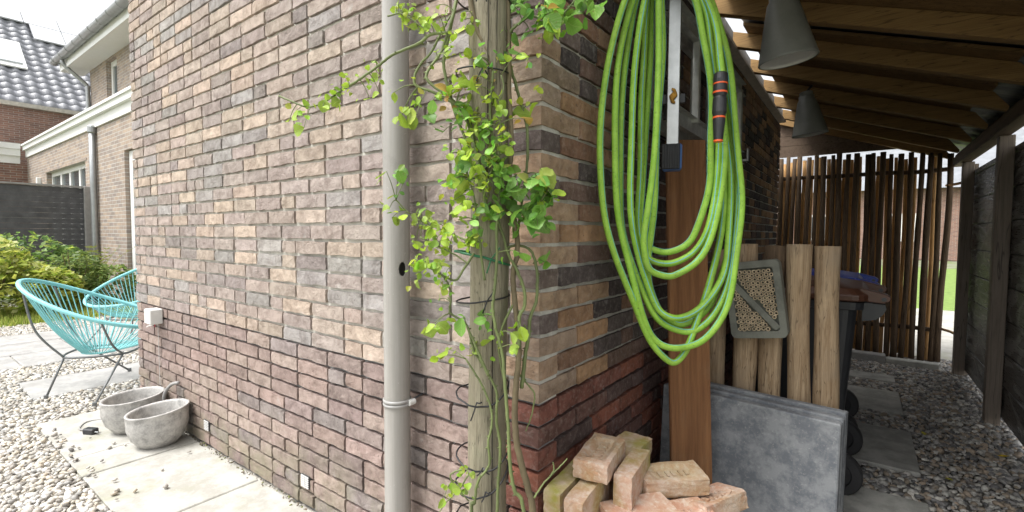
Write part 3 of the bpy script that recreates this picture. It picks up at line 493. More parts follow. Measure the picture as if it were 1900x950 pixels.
MB().box(-FW, -.01, .10, SW, 2.24, 2.27).build("flat_roof", simple("bitumen", (.05, .05, .05), .9), shed)
MB().box(-FW - .03, .03, -.03, .13, TOPF + .002, TOPF + .05).build("coping", simple("coping_stone", (.4, .4, .38), .8), shed)

def brick_mesh(L, W, seed, two=False):
    """front face on y=0 (facing -Y), x in +-L/2, z in +-.025; two=True: also a worked end face at +x"""
    rr = random.Random(seed); H = .0505
    nx = 6 if L > .15 else 3; nz = 3
    V = []; F = []
    top = [rr.uniform(-.0022, .0016) for _ in range(nx + 1)]; bot = [rr.uniform(-.0022, .0022) for _ in range(nx + 1)]
    for j in range(nz + 1):
        for i in range(nx + 1):
            x = -L / 2 + L * i / nx; t = j / nz
            z = (-H / 2 + bot[i]) * (1 - t) + (H / 2 + top[i]) * t
            y = rr.uniform(-.0012, .0014)
            if i in (0, nx) or j in (0, nz): y = rr.uniform(-.0004, .0016)
            if i in (0, nx) and j in (0, nz): y += rr.choice((0, 0, .003))
            if i == 0: x += rr.uniform(-.001, .002)
            if i == nx: x -= rr.uniform(-.001, .002)
            if two and i == nx: y = .003; x = L / 2 - .003
            V.append((x, y, z))
    w = nx + 1
    for j in range(nz):
        for i in range(nx): F.append((j * w + i, j * w + i + 1, (j + 1) * w + i + 1, (j + 1) * w + i))
    ring = [i for i in range(w)] + [j * w + nx for j in range(1, nz + 1)] + [nz * w + i for i in range(nx - 1, -1, -1)] + [j * w for j in range(nz - 1, 0, -1)]
    if not two:
        b = len(V)
        for r in ring: V.append((V[r][0], W, V[r][2]))
        n = len(ring)
        for a in range(n): F.append((ring[a], b + a, b + (a + 1) % n, ring[(a + 1) % n]))
    else:
        # end face grid (x = L/2) towards +Y
        ny = 6 if W > .15 else 3
        col0 = [j * w + nx for j in range(nz + 1)]
        prev = col0; 
        tp = [rr.uniform(-.002, .0016) for _ in range(ny + 1)]; bt = [rr.uniform(-.002, .002) for _ in range(ny + 1)]
        grid = [col0]
        for i in range(1, ny + 1):
            cur = []
            for j in range(nz + 1):
                t = j / nz; z = (-H / 2 + bt[i]) * (1 - t) + (H / 2 + tp[i]) * t
                x = L / 2 - (rr.uniform(.0005, .004) if j in (0, nz) or i == ny else rr.uniform(-.0018, .002))
                y = W * i / ny
                cur.append(len(V)); V.append((x, y, z))
            for j in range(nz): F.append((prev[j], cur[j], cur[j + 1], prev[j + 1]))
            grid.append(cur); prev = cur
        # top and bottom fans
        for j in (0, nz):
            edge = [j * w + i for i in range(nx + 1)] + [g[j] for g in grid[1:]]
            c = len(V); V.append((-L / 2, W, V[j * w][2]))
            for a in range(len(edge) - 1):
                F.append((edge[a], edge[a + 1], c) if j else (edge[a + 1], edge[a], c))
    me = bpy.data.meshes.new("brick_%d" % seed)
    me.from_pydata(V, [], F)
    bm = bmesh.new(); bm.from_mesh(me); bmesh.ops.recalc_face_normals(bm, faces=bm.faces[:]); bm.to_mesh(me); bm.free()
    me.materials.append(M_brick_o)
    return me
LS, LH = .211, .100
STR = [brick_mesh(LS, .05, 100 + i) for i in range(10)]; HDR = [brick_mesh(LH, .05, 200 + i) for i in range(6)]
COR_A = [brick_mesh(LS, LH, 300 + i, True) for i in range(5)]; COR_B = [brick_mesh(LH, LS, 400 + i, True) for i in range(5)]
CUT = {}
def cut_mesh(L):
    kx = round(L, 2)
    if kx not in CUT: CUT[kx] = brick_mesh(kx, .05, 500 + int(kx * 100))
    return CUT[kx]
PAL_UP = [((.52, .42, .34), 22), ((.47, .39, .325), 15), ((.37, .345, .325), 14), ((.39, .328, .297), 32), ((.31, .27, .252), 6), ((.435, .36, .312), 20)]  # front bricks: washed-out look of strong light is put into the colours
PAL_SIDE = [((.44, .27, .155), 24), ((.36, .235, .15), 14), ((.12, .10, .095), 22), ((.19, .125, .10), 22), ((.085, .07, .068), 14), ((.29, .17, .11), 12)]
PAL_LO = [((.385, .29, .255), 30), ((.36, .275, .245), 26), ((.32, .25, .23), 16), ((.43, .34, .295), 18), ((.31, .265, .25), 10)]  # front plinth: red bricks paled the same way, bright light in the colour
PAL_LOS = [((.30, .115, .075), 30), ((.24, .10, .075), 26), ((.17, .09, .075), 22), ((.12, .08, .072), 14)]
PAL_COR = [((.43, .30, .20), 30), ((.38, .285, .21), 20), ((.20, .155, .135), 22), ((.15, .12, .11), 16)]  # corner bricks: toned between the light-washed front and the darker side
def pick(pal):
    c = random.choices([p[0] for p in pal], [p[1] for p in pal])[0]; v = random.uniform(.86, 1.14)
    return tuple(min(.8, x * v * random.uniform(.985, 1.015)) for x in c)
bricks = []   # (mesh, loc, rot, color, wall, size)
def add_brick(me, loc, rot, colr, wall, L, nrm):
    d = CAM - Vector(loc); dist = d.length; c = max(0, d.normalized().dot(nrm))
    vis = in_frame(loc, 40)
    bricks.append((me, loc, rot, colr, wall, (L * c / dist ** 2) if vis else -1))
NY, PX = Vector((0, -1, 0)), Vector((1, 0, 0))
RS = rotz(math.pi / 2)
def fill(total_from, total_to):
    """lengths between two offsets along a course, wild bond"""
    out = []; a = total_from
    while a < total_to - .03:
        L = LH if random.random() < .17 else LS
        if a + L > total_to: L = total_to - a
        if total_to - (a + L) < .05 and total_to - (a + L) > 0: L = total_to - a if total_to - a < .23 else L
        out.append((a, L)); a += L + .0115
    return out
for k in range(NF):
    z = k * C_H + .037; lo = k < RED
    pal = PAL_LO if lo else PAL_UP
    even = k % 2 == 0
    Lf, Ls = (LS, LH) if even else (LH, LS)
    has_side = k < NS
    me = random.choice(COR_A if even else COR_B)
    add_brick(me, (-Lf / 2, random.uniform(-.001, .001), z), None, pick(PAL_LOS if lo else PAL_COR), fw, Lf + .1, NY)
    st = Lf + .0115 + (0 if random.random() < .7 else 0)
    if not even and random.random() < .6: st_items = fill(st, FW)
    else: st_items = fill(st, FW)
    for a, L in st_items:
        m = random.choice(STR) if abs(L - LS) < .002 else random.choice(HDR) if abs(L - LH) < .002 else cut_mesh(L)
        add_brick(m, (-(a + L / 2), random.uniform(-.0018, .0018), z + random.uniform(-.0012, .0012)), rotz(random.uniform(-.006, .006)), pick(pal), fw, L, NY)
    if has_side:
        for a, L in fill(Ls + .0115, SW):
            m = random.choice(STR) if abs(L - LS) < .002 else random.choice(HDR) if abs(L - LH) < .002 else cut_mesh(L)
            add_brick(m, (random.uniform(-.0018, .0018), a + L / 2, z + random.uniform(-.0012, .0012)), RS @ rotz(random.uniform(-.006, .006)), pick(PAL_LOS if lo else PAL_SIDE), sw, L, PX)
bricks.sort(key=lambda b: -b[5])
for me, loc, rot, colr, wall, s in bricks[:300]:
    inst("brick", me, wall, loc, rot, None, colr)
for wall in (fw, sw):
    V = []; F = []; Cc = []
    jb = MB()
    for me, loc, rot, colr, w_, s in bricks[300:]:
        if w_ is not wall: continue
        L = Vector(loc)
        jb.add([((rot @ v.co) if rot else v.co) + L for v in me.vertices], [tuple(p.vertices) for p in me.polygons], colr)
    o = jb.build("brickwork", M_brick_a, wall, fixn=False); o["kind"] = "stuff"
# weep vents low in the front wall
for vx in (-2.131, -1.161):
    v = MB()
    v.box(vx - .028, vx + .028, -.004, .012, .088, .142)
    vo = v.build("vent_grille", simple("vent_back", (.05, .05, .05), .8), fw)
    g = MB()
    for i in range(6): g.box(vx - .027, vx + .027, -.0075, -.0045, .091 + i * .0088, .0955 + i * .0088)
    g.box(vx - .002, vx + .002, -.009, -.0076, .089, .141)
    g.build("vent_slats", M_whiteplastic, vo)
# white door frame in the wall return behind the shed
# ------------------------------------------------------------------ lean-to roof over the passage
roof = empty("lean_to_roof", (.7, 2.5, 1.8), "low sloping timber lean-to roof over the dark passage", "roof")
zb = lambda x: 1.85 + (1.31 - x) * .352       # underside of the rafters
RY = [.10, .50, 1.04, 1.58, 2.12, 2.67, 3.21, 3.76, 4.31, 4.72]
for y in RY:
    x0, x1 = -.06, 1.31
    poly = [(x0, zb(x0)), (x1, zb(x1)), (x1 + .004, zb(x1) + .022), (1.25, zb(1.25) + .088), (x0, zb(x0) + .088)]
    MB().prism(poly, 'Y', y - .028, y + .028).build("rafter", M_rafter, roof, bevel=.003)
random.seed(21)
for i in range(len(RY) - 1):
    y0, y1 = RY[i] - .02, RY[i + 1] - .02
    n = 4; w = (y1 - y0) / n
    for j in range(n):
        if i == 3 and j == 2: continue
        xe = 1.235 + random.uniform(-.015, .01); xs = .10
        a, b = y0 + j * w + .003, y0 + (j + 1) * w - .003
        poly = [(xs, zb(xs) + .0895), (xe, zb(xe) + .0895), (xe, zb(xe) + .107), (xs, zb(xs) + .107)]
        MB().prism(poly, 'Y', a, b).build("ceiling_board", M_ceil, roof)
cs = MB(); n = 96; xa, xb = .095, 1.52
V = []; F = []
for i in range(n + 1):
    y = .06 + (4.92 - .06) * i / n; dz = .008 * (1 if (i // 2) % 2 else 0)
    for x in (xa, xb): V.append((x, y, zb(x) + .112 + dz))
b0 = len(V)
for i in range(n): F.append((2 * i, 2 * i + 1, 2 * i + 3, 2 * i + 2))
cs.add(V, F); so = cs.build("roof_sheet", M_sheet, roof, fixn=False)
sm = so.modifiers.new("thick", 'SOLIDIFY'); sm.thickness = .004; sm.offset = 1
MB().box(1.315, 1.395, .05, 4.66, 1.772, 1.848).build("beam", M_beam, roof, bevel=.004)
MB().box(1.325, 1.36, .42, 4.62, 1.851, 1.868).build("batten", M_beam, roof)
MB().box(1.40, 1.42, .07, 4.66, 1.80, 1.917).build("fascia", M_beam, roof)  # added board, closes the gap over the beam to keep daylight out
plate = MB().box(-.075, .045, .42, 4.40, 2.282, 2.300)
plate.build("wall_plate", simple("pale_wall_plate", (.50, .44, .36), .8, var=.2), roof)
for i in range(len(RY) - 1):     # short pale packing blocks between the rafters on the wall head
    a, b = RY[i] + .05, RY[i + 1] - .09
    if b < 4.35:
        MB().cbox((.002, (a + b) / 2 - .01, 2.334), (.036, (b - a) / 2, .033), .004).build("packing_block", simple("pale_block", (.60, .57, .52), .8, var=.2, nscale=30), roof)
# dark boards closing the roof end above the pole screen
for j, (z0, z1) in enumerate(((1.987, 2.10), (2.103, 2.203), (2.206, 2.30), (2.303, 2.40))):
    xr = 1.31 - (z1 - 1.93) / .352 if j else .98
    xr2 = 1.31 - (z0 - 1.93) / .352
    xr, xr2 = max(.02, min(1.3, xr)), max(.05, min(1.3, xr2))
    MB().prism([(-.30, z0), (xr2, z0), (xr, z1), (-.30, z1)], 'Y', 4.755, 4.78).build("end_board", M_beam, roof)

# ------------------------------------------------------------------ charred fence on the right
random.seed(31)
fence = empty("charred_timber_fence", (1.42, 3.0, 0), "blackened horizontal board fence with dark posts along the passage", "fence")
PY = [.50, 1.775, 3.05, 4.325]
for y in PY:
    MB().cbox((1.3755, y, .885), (.036, .036, .886), .004).build("post", M_fpost, fence)
for i in range(len(PY) - 1):
    for j in range(9):
        z0 = .045 + j * .2025; h = .2022 if j < 8 else .045
        y0, y1 = PY[i] + (.0 if i else -.3), PY[i + 1] - .002
        o = MB().cbox((1.428 + random.uniform(-.002, .002), (y0 + y1) / 2, z0 + h / 2), (.0125, (y1 - y0) / 2 - .001, h / 2 - .002), .004).build("board", M_char, fence)
MB().box(1.443, 1.447, .2, 4.33, .05, 1.70).build("light_blocker", M_rubber, fence)  # added dark sheet behind the boards, stops daylight leaking through the seams
MB().cbox((1.428, 4.345, .885), (.0125, .018, .87), .002).build("end_strip", M_fpost, fence)

# ------------------------------------------------------------------ pole fence at the end of the passage
pole_fence = empty("pole_fence", (.6, 4.75, 0), "tall screen of dark upright bark poles closing the passage", "fence")
random.seed(41)
def rough_pole(x, y, z0, z1, r, lean, bend, n=9, seg=9, taper=.85):
    pts = []; rr = []
    ph = random.uniform(0, 6)
    for i in range(seg):
        t = i / (seg - 1); z = z0 + (z1 - z0) * t
        pts.append((x + lean * t + bend * math.sin(t * 5 + ph), y + bend * .6 * math.cos(t * 4 + ph), z)); rr.append(r * (1 - (1 - taper) * t) * random.uniform(.9, 1.1))
    return MB().tube(pts, rr, n)
FX = []
x = -.36
while x < 1.25:
    r = random.uniform(.019, .029)
    FX.append((x, r))
    rough_pole(x, 4.70 + random.uniform(-.006, .006), random.uniform(.0, .03), 1.972 - max(0, x - .6) * .1 + random.uniform(-.018, .010), r, random.uniform(-.015, .015), random.uniform(.002, .008)).build("pole", M_bark, pole_fence, smooth=True)
    x += r * 2 + random.uniform(.006, .026)
rough_pole(1.285, 4.70, .02, 1.9, .027, .015, .014).build("pole", M_bark, pole_fence, smooth=True)
for (xa_, ra_), (xb_, rb_) in zip(FX[:-1], FX[1:]):
    if random.random() < .06: continue
    gc = (xa_ + ra_ + xb_ - rb_) / 2; gc = CAM.x + (gc - CAM.x) * (4.79 - CAM.y) / (4.70 - CAM.y)
    rough_pole(gc + random.uniform(-.006, .006), 4.79 + random.uniform(-.004, .004), random.uniform(.0, .04), 1.965 - max(0, gc - .5) * .09 + random.uniform(-.05, .0), random.uniform(.016, .023), random.uniform(-.01, .01), random.uniform(.002, .006)).build("peeled_pole", M_peeled, pole_fence, smooth=True)
for z in (.30, 1.76):
    pts = [(-.38 + i * .24, 4.752 + random.uniform(-.004, .004), z + random.uniform(-.008, .008)) for i in range(8)]
    MB().tube(pts, .02, 8).build("rail", M_bark, pole_fence, smooth=True)
for z in (.32, 1.62):
    MB().tube([(1.29, 4.73, z), (1.345, 4.60, z), (1.375, 4.45, z)], .012, 8).build("hinge_branch", M_peeled, pole_fence, smooth=True)

for i, (x, y, c, lab) in enumerate(((1.30, 2.42, (.55, .40, .03), "yellow fallen leaf lying on the passage gravel near the fence"), (1.02, 2.52, (.42, .38, .05), "small yellowish leaf beside the second stepping slab"), (1.20, 3.3, (.25, .10, .06), "reddish fallen leaf farther along the passage gravel"), (1.05, 1.95, (.40, .40, .06), "pale green fallen leaf close to the near stepping slab"))):
    V = [(0, 0, 0), (.018, .012, .006), (.05, .004, .010), (.022, -.014, .004), (.03, 0, .002)]
    lf = MB().add([Vector((x, y, .012)) + rotz(i * 1.7) @ Vector(v) for v in V], [(0, 4, 1), (1, 4, 2), (2, 4, 3), (3, 4, 0)]).build("fallen_leaf", simple("fallen_leaf_%d" % i, c, .7, var=.25, nscale=60))
    tag(lf, lab, "leaf", "fallen leaves on the passage gravel")
# ================================================================== drainpipe with hole and clamp
pipe = empty("drainpipe", (-.505, -.062, 0), "grey plastic drainpipe standing in front of the brick wall", "drainpipe")
PR = .0415; pc = Vector((-.505, -.062))
b = MB(); n = 144; zs = list(np.arange(-.02, 1.0, .08)) + list(np.arange(1.01, 1.09, .0022)) + list(np.arange(1.1, 2.9, .1))
d = Vector((CAM.x - pc.x, CAM.y - pc.y)); a0 = math.atan2(d.y, d.x) + math.radians(26)
V = [(pc.x + PR * math.cos(2 * math.pi * j / n), pc.y + PR * math.sin(2 * math.pi * j / n), z) for z in zs for j in range(n)]
F = []
for i in range(len(zs) - 1):
    for j in range(n):
        am = 2 * math.pi * (j + .5) / n; da = (am - a0 + math.pi) % (2 * math.pi) - math.pi; zm = (zs[i] + zs[i + 1]) / 2
        if ((da * PR) / .0125) ** 2 + ((zm - 1.047) / .0225) ** 2 < 1: continue
        F.append((i * n + j, i * n + (j + 1) % n, (i + 1) * n + (j + 1) % n, (i + 1) * n + j))
b.add(V, F); po = b.build("pipe", M_pipe, pipe, smooth=True, fixn=False)
sm = po.modifiers.new("thick", 'SOLIDIFY'); sm.thickness = .003; sm.offset = -1
cl = MB()
for z in (.612, .624): cl.lathe((pc.x, pc.y, z), [(PR + .0005, -.006), (PR + .004, -.005), (PR + .004, .003), (PR + .0005, .004)], 48)
co = cl.build("clamp", M_pvc, pipe, smooth=True); co["kind"] = "thing"
dv = Vector((.9, .43)).normalized()
MB().tube([(pc.x + dv.x * .048, pc.y + dv.y * .048 - .012, .617), (pc.x + dv.x * .048, pc.y + dv.y * .048 + .012, .617)], .010, 14).build("clamp_knob", M_whiteplastic, pipe, smooth=False)
MB().tube([(pc.x + dv.x * .046, pc.y + dv.y * .046, .622), (pc.x + .046, .004, .632)], .0035, 8).build("screw", M_darkmetal, pipe)

# ================================================================== junction box on the wall
jb = empty("junction_box", (-2.82, 0, .645), "small white cable junction box mounted low on the brick wall", "junction box")
MB().cbox((-2.775, -.036, .645), (.05, .034, .045), .005).build("housing", M_whiteplastic, jb)
MB().cbox((-2.855, -.022, .643), (.028, .02, .038), .006).build("cover", M_pvc, jb)
MB().tube(catmull([(-2.80, -.02, .603), (-2.81, -.035, .585), (-2.85, -.045, .575), (-2.89, -.04, .565)], 5), .0025, 6).build("wire_end", M_white, jb)
MB().tube(catmull([(-2.77, -.03, .603), (-2.765, -.035, .588), (-2.78, -.03, .578)], 5), .003, 6).build("red_wire_end", simple("red_wire", (.4, .02, .03), .5), jb)
MB().tube([(-2.805, -.006, .60), (-2.80, -.006, .3), (-2.79, -.006, .03)], .0016, 5).build("thin_cable", M_whiteplastic, jb)

# ================================================================== left paving: slabs by the wall and terrace
random.seed(51)
path = empty("paving", (-2, -.25, 0), "strip of pale paving slabs along the foot of the brick wall", "paving", kind="structure")
xs = [-3.263, -2.495, -1.80, -1.10, -.40, .30]
rows = [(-3.263, -2.50), (-2.50, -2.235), (-2.235, -1.55), (-1.55, -.86), (-.86, -.17)]
for (x0, x1) in rows:
    MB().cbox(((x0 + x1) / 2, -.252, -.018 + random.uniform(0, .003)), ((x1 - x0) / 2 - .004, .243, .02), .004).build("paving_slab", M_paver, path)
# terrace beyond
terr = empty("terrace", (-5.5, 0, 0), "grey terrace slabs under the turquoise chairs", "paving", kind="structure")
def tslab(x0, x1, y0, y1, z=-.018):
    MB().cbox(((x0 + x1) / 2, (y0 + y1) / 2, z + random.uniform(0, .003)), ((x1 - x0) / 2 - .005, (y1 - y0) / 2 - .005, .02), .005).build("paving_slab", M_paver2, terr)
for y in (-1.9, -1.1, -.3, .5, 1.3):
    tslab(-5.62, -5.02, y, y + .8); tslab(-6.24, -5.63, y - .35, y + .45); tslab(-6.86, -6.25, y, y + .8)
tslab(-4.45, -3.85, -.42, .38); tslab(-3.84, -3.27, .02, .62) if False else tslab(-3.84, -3.30, .30, .9)

# ------------------------------------------------------------------ pebbles (stuff)
def ico(sub):
    bm = bmesh.new(); bmesh.ops.create_icosphere(bm, subdivisions=sub, radius=1)
    V = np.array([v.co[:] for v in bm.verts]); bm.verts.index_update(); F = np.array([[v.index for v in f.verts] for f in bm.faces]); bm.free(); return V, F
ICO = {1: ico(1), 2: ico(2)}
def pebbles(name, pts, size, pal, mat, zlift=0.0, near=2.6):
    VV = []; FF = []; CC = []; base = 0
    pal = np.array(pal)
    for (x, y) in pts:
        dist = math.hypot(x - CAM.x, y - CAM.y)
        V, F = ICO[2 if dist < near else 1]
        s = size * float(np.clip(rng.lognormal(0, .28), .5, 1.75)); sc = np.array([s * rng.uniform(.8, 1.25), s * rng.uniform(.6, .95), s * rng.uniform(.4, .65)])
        v = V * (1 + rng.normal(0, .06, (len(V), 1))) * sc
        a, bb, c = rng.uniform(0, 6.28), rng.normal(0, .35), rng.normal(0, .35)
        Rm = np.array(Matrix.Rotation(a, 3, 'Z') @ Matrix.Rotation(bb, 3, 'X') @ Matrix.Rotation(c, 3, 'Y'))
        v = v @ Rm.T + np.array([x, y, zlift + rng.uniform(-.004, .006)])
        VV.append(v); FF.append(F + base); base += len(V)
        cc = pal[rng.integers(len(pal))] * rng.uniform(.8, 1.12); CC.append(np.tile(np.append(np.clip(cc, 0, .85), 1), (len(V), 1)))
    V = np.concatenate(VV); F = np.concatenate(FF); Cc = np.concatenate(CC)
    me = bpy.data.meshes.new(name); me.vertices.add(len(V)); me.vertices.foreach_set("co", V.astype(np.float32).ravel())
    me.loops.add(len(F) * 3); me.loops.foreach_set("vertex_index", F.astype(np.int32).ravel())
    me.polygons.add(len(F)); me.polygons.foreach_set("loop_start", np.arange(0, len(F) * 3, 3, dtype=np.int32)); me.polygons.foreach_set("loop_total", np.full(len(F), 3, dtype=np.int32))
    me.polygons.foreach_set("use_smooth", np.ones(len(F), dtype=bool))
    at = me.attributes.new("Col", 'FLOAT_COLOR', 'POINT'); at.data.foreach_set("color", Cc.astype(np.float32).ravel())
    me.update(calc_edges=True); me.validate(); me.materials.append(mat)
    o = bpy.data.objects.new(name, me); col.objects.link(o); return o
def scatter(x0, x1, y0, y1, step, ok, jit=.6):
    out = []
    for gx in np.arange(x0, x1, step):
        for gy in np.arange(y0, y1, step):
            x = gx + rng.uniform(-jit, jit) * step; y = gy + rng.uniform(-jit, jit) * step
            if ok(x, y) and in_frame((x, y, 0), 60): out.append((x, y))
    return out
def in_slab(x, y):
    if -3.27 < x < -.1 and -.505 < y < 0: return True
    if -6.87 < x < -5.01: return True
    if -4.455 < x < -3.845 and -.42 < y < .38: return True
    if -3.85 < x < -3.29 and .29 < y < .9: return True
    if x > -3.22 and y > -.02: return True
    return False
PALE = [(.56, .52, .44), (.62, .59, .53), (.66, .64, .60), (.50, .47, .42), (.42, .39, .35), (.58, .51, .41), (.69, .68, .65), (.36, .35, .33), (.30, .28, .25)]
pts = scatter(-7.6, -1.2, -2.2, .9, .0205, lambda x, y: not in_slab(x, y))
pe = pebbles("pebbles", pts, .0142, PALE, M_pebble, -.002); tag(pe, "pale cream pebbles covering the ground left of the paving", "pebbles", kind="stuff")
MIX = [(.32, .30, .27), (.46, .45, .42), (.38, .32, .25), (.25, .245, .24), (.55, .54, .50), (.43, .35, .27), (.19, .19, .19), (.35, .34, .33), (.62, .60, .55)]
STEPS = [(.36, .958, .98, 1.60), (.36, .958, 1.92, 2.53), (.35, .945, 2.87, 3.40), (.35, .94, 3.70, 3.91)]
def on_step(x, y): return any(a - .01 < x < b + .01 and c - .01 < y < d + .01 for a, b, c, d in STEPS)
pts = scatter(.1, 1.62, .9, 4.9, .021, lambda x, y: not on_step(x, y))
pe2 = pebbles("passage_pebbles", pts, .0145, MIX, M_pebble, -.002); tag(pe2, "mixed grey and brown pebbles in the covered passage", "pebbles", kind="stuff")
steps = empty("stepping_path", (.65, 2.5, 0), "row of square stepping slabs in the passage gravel", "path", kind="structure")
for (a, b_, c, d_) in STEPS:
    MB().cbox(((a + b_) / 2, (c + d_) / 2, -.006), ((b_ - a) / 2, (d_ - c) / 2, .02), .004).build("stepping_slab", M_step, steps)
kerb = empty("threshold_kerb", (.9, 4.45, 0), "low concrete kerb lying in front of the pole screen", "kerb")
MB().cbox((.48, 4.47, .02), (.42, .06, .05), .006).build("kerb_stone", M_paver2, kerb)
MB().cbox((1.085, 4.44, .012), (.18, .05, .04), .006).build("kerb_stone", M_step, kerb)
stray = [(-2.9, -.45), (-2.62, -.43), (-2.55, -.3), (-2.47, -.27), (-2.5, -.33), (-2.33, -.40), (-2.05, -.42), (-1.8, -.3), (-1.62, -.46), (-2.72, -.36), (-2.44, -.22), (-2.1, -.1), (-2.0, -.25)]
stray += [(float(rng.uniform(-3.2, -1.5)), float(-.49 + abs(rng.normal(0, .035)))) for _ in range(34)]
pe3 = pebbles("stray_pebbles", stray, .011, PALE[3:6] + [(.2, .19, .18)], M_pebble, .012); db = [(float(rng.uniform(-3.1, -.7)), float(-.004 - abs(rng.normal(0, .012)))) for _ in range(260)]
pe4 = pebbles("wall_foot_debris", db, .0045, [(.16, .12, .08), (.22, .19, .15), (.10, .09, .06), (.40, .38, .34), (.20, .21, .08)], M_pebble, .006); tag(pe4, "crumbs of soil and grit along the foot of the brick wall", "debris", kind="stuff")
tag(pe3, "few loose pebbles strewn on the pale paving slabs", "pebbles", kind="stuff")

# ================================================================== round post with wire ties
POSTC = Vector((-.055, -.150))
random.seed(61)
pts = []; rr = []
for i in range(26):
    z = -.05 + i * .11; pts.append((POSTC.x + .004 * math.sin(i * .7), POSTC.y, z)); rr.append(.0475 * (1 + .02 * math.sin(i * 1.3)))
b = MB().tube(pts, rr, 40)
post = b.build("round_post", M_post, origin=(POSTC.x, POSTC.y, 0), smooth=True)
tag(post, "weathered round timber post at the brick corner with rose climbing it", "post")
crack = MB()
dc = (CAM - Vector((POSTC.x, POSTC.y, CAM.z))).normalized(); sd_ = Vector((-dc.y, dc.x, 0))
for (off, z0, z1, w) in ((.010, .25, 1.25, .0012), (-.004, 1.28, 1.9, .001), (.018, 1.5, 2.0, .0008)):
    P = [Vector((POSTC.x, POSTC.y, 0)) + (dc * math.cos(off / .048 * 1.0) + sd_ * math.sin(off / .048)) * .0482 + Vector((0, 0, z0 + (z1 - z0) * i / 14)) + sd_ * random.uniform(-.001, .001) for i in range(15)]
    crack.tube(P, [w * (.3 + math.sin(math.pi * i / 14)) for i in range(15)], 4)
ck = crack.build("drying_cracks", M_hole, post); ck["kind"] = "stuff"

TIES = [(1.93, 'black', "black wire tie round the post at the very top of the picture"), (1.72, 'black', "black wire tie round the post level with the highest rose leaves"),
        (1.545, 'black', "twisted black wire tie round the post above its middle"), (1.30, 'black', "black wire tie round the post half hidden by rose leaves"),
        (1.10, 'green', "green coated wire tie with loose tail round the post"), (1.0, 'black', "black wire tie slung just below the green one"),
        (.775, 'black', "black wire tie with crossed twisted ends over the rose stems"), (.615, 'black', "slack black wire tie drooping round the lower post"),
        (.555, 'black', "double black wire tie round the lower post"), (.44, 'black', "lowest black wire tie near the foot of the picture")]
for i, (z, c, lab) in enumerate(TIES):
    tilt = random.uniform(-.02, .03); P = []
    rx = .064; extra = .025
    for j in range(28):
        a = 2 * math.pi * j / 28
        e = sd_ * math.cos(a) + dc * math.sin(a)
        rad = .0515 + (.030 if math.cos(a) * 1.0 < -.3 else 0) * random.uniform(.9, 1.1) * max(0, -math.cos(a)) + .004 * max(0, math.sin(a))
        sag = -.03 * max(0, math.sin(a)) ** 2 if i in (6, 7, 8) else 0
        P.append(Vector((POSTC.x, POSTC.y, z + tilt * math.cos(a) + sag)) + e * rad)
    t = empty("wire_tie", (POSTC.x, POSTC.y, z), lab, "wire tie", "wire ties round the post")
    MB().tube(P, .0022 if c == 'black' else .0032, 6, closed=True).build("loop", M_wire if c == 'black' else M_gwire, t, smooth=True)
    p0 = Vector((POSTC.x, POSTC.y, z)) + dc * .056 + sd_ * random.uniform(-.03, .01) + Vector((0, 0, -.02 if i in (6, 7, 8) else 0))
    for s_ in (-1, 1):
        e1 = p0 + sd_ * s_ * random.uniform(.008, .02) + Vector((0, 0, random.uniform(-.05, -.015) if s_ < 0 else random.uniform(-.03, .03))) + dc * .004
        MB().tube(catmull([p0, (p0 + e1) / 2 + dc * .006, e1], 4), .0018, 5).build("twisted_end", M_wire if c == 'black' else M_gwire, t)

# ================================================================== climbing rose
rose = empty("climbing_rose", (-.02, -.21, 0), "climbing rose with thorny stems and fresh green leaves on the post", "rose")
random.seed(71)
for r, path_ in STEMS:
    P = catmull(path_, 6); n = len(P)
    P = [p + Vector((random.uniform(-1, 1), random.uniform(-1, 1), 0)) * .0008 for p in P]
    P = [P[0]] + [P[i] for i in range(1, n)]
    rad = [max(.0012, r * .78 * (1 - .45 * i / n)) for i in range(n)]
    b = MB().tube(P, rad, 8)
    for i in range(2, n - 2, 3):          # thorns
        if r < .0045: break
        T = (P[i + 1] - P[i]).normalized(); q = Vector((random.gauss(0, 1), random.gauss(0, 1) - .5, random.gauss(0, .5))); q = (q - T * q.dot(T)).normalized()
        s = T.cross(q); base = P[i] + q * rad[i] * .8; tip = base + q * .0065 - T * .002
        b.add([base + T * .003, base - T * .003, base + s * .0012, base - s * .0012, tip], [(0, 2, 4), (2, 1, 4), (1, 3, 4), (3, 0, 4)])
    b.build("stem", M_stemb if r > .0075 else M_stem, rose, smooth=True, fixn=False)
def leaf_mesh(seed, wid):
    rr = random.Random(seed); V = []; F = []; UV = []
    st = [(0, .03), (.08, .18), (.2, .32), (.35, .43), (.5, .47), (.65, .43), (.8, .32), (.91, .18), (1.0, .0)]
    droop = rr.uniform(.02, .30); fold = rr.uniform(.03, .28); tw = rr.uniform(-.25, .25); sway = rr.uniform(-.10, .10)
    for k_, (t, w) in enumerate(st):
        w *= wid * 1.2; zc = -droop * t * t + .04 * math.sin(t * 5 + seed); xc = sway * math.sin(t * 3.1)
        for q in (-1, -.5, 0, .5, 1):
            e = (1 + (.07 if k_ % 2 else -.05) * abs(q)) if abs(q) == 1 else 1
            V.append((xc + w * q * e, t, zc + fold * w * abs(q) * 1.6 + tw * w * q * t + .02 * rr.uniform(-1, 1) * abs(q))); UV.append((.5 + q / 2, t))
    for i in range(len(st) - 1):
        for q in range(4):
            a = i * 5 + q; F.append((a, a + 1, a + 6, a + 5))
    me = bpy.data.meshes.new("leaf_%d" % seed); me.from_pydata(V, [], F); me.polygons.foreach_set("use_smooth", [True] * len(F)); me.materials.append(M_leaf)
    uv = me.uv_layers.new(name="UVMap")
    for l in me.loops: uv.data[l.index].uv = UV[l.vertex_index]
    return me
LM = [leaf_mesh(i, (.66, .78, .86, .60)[i % 4]) for i in range(12)]
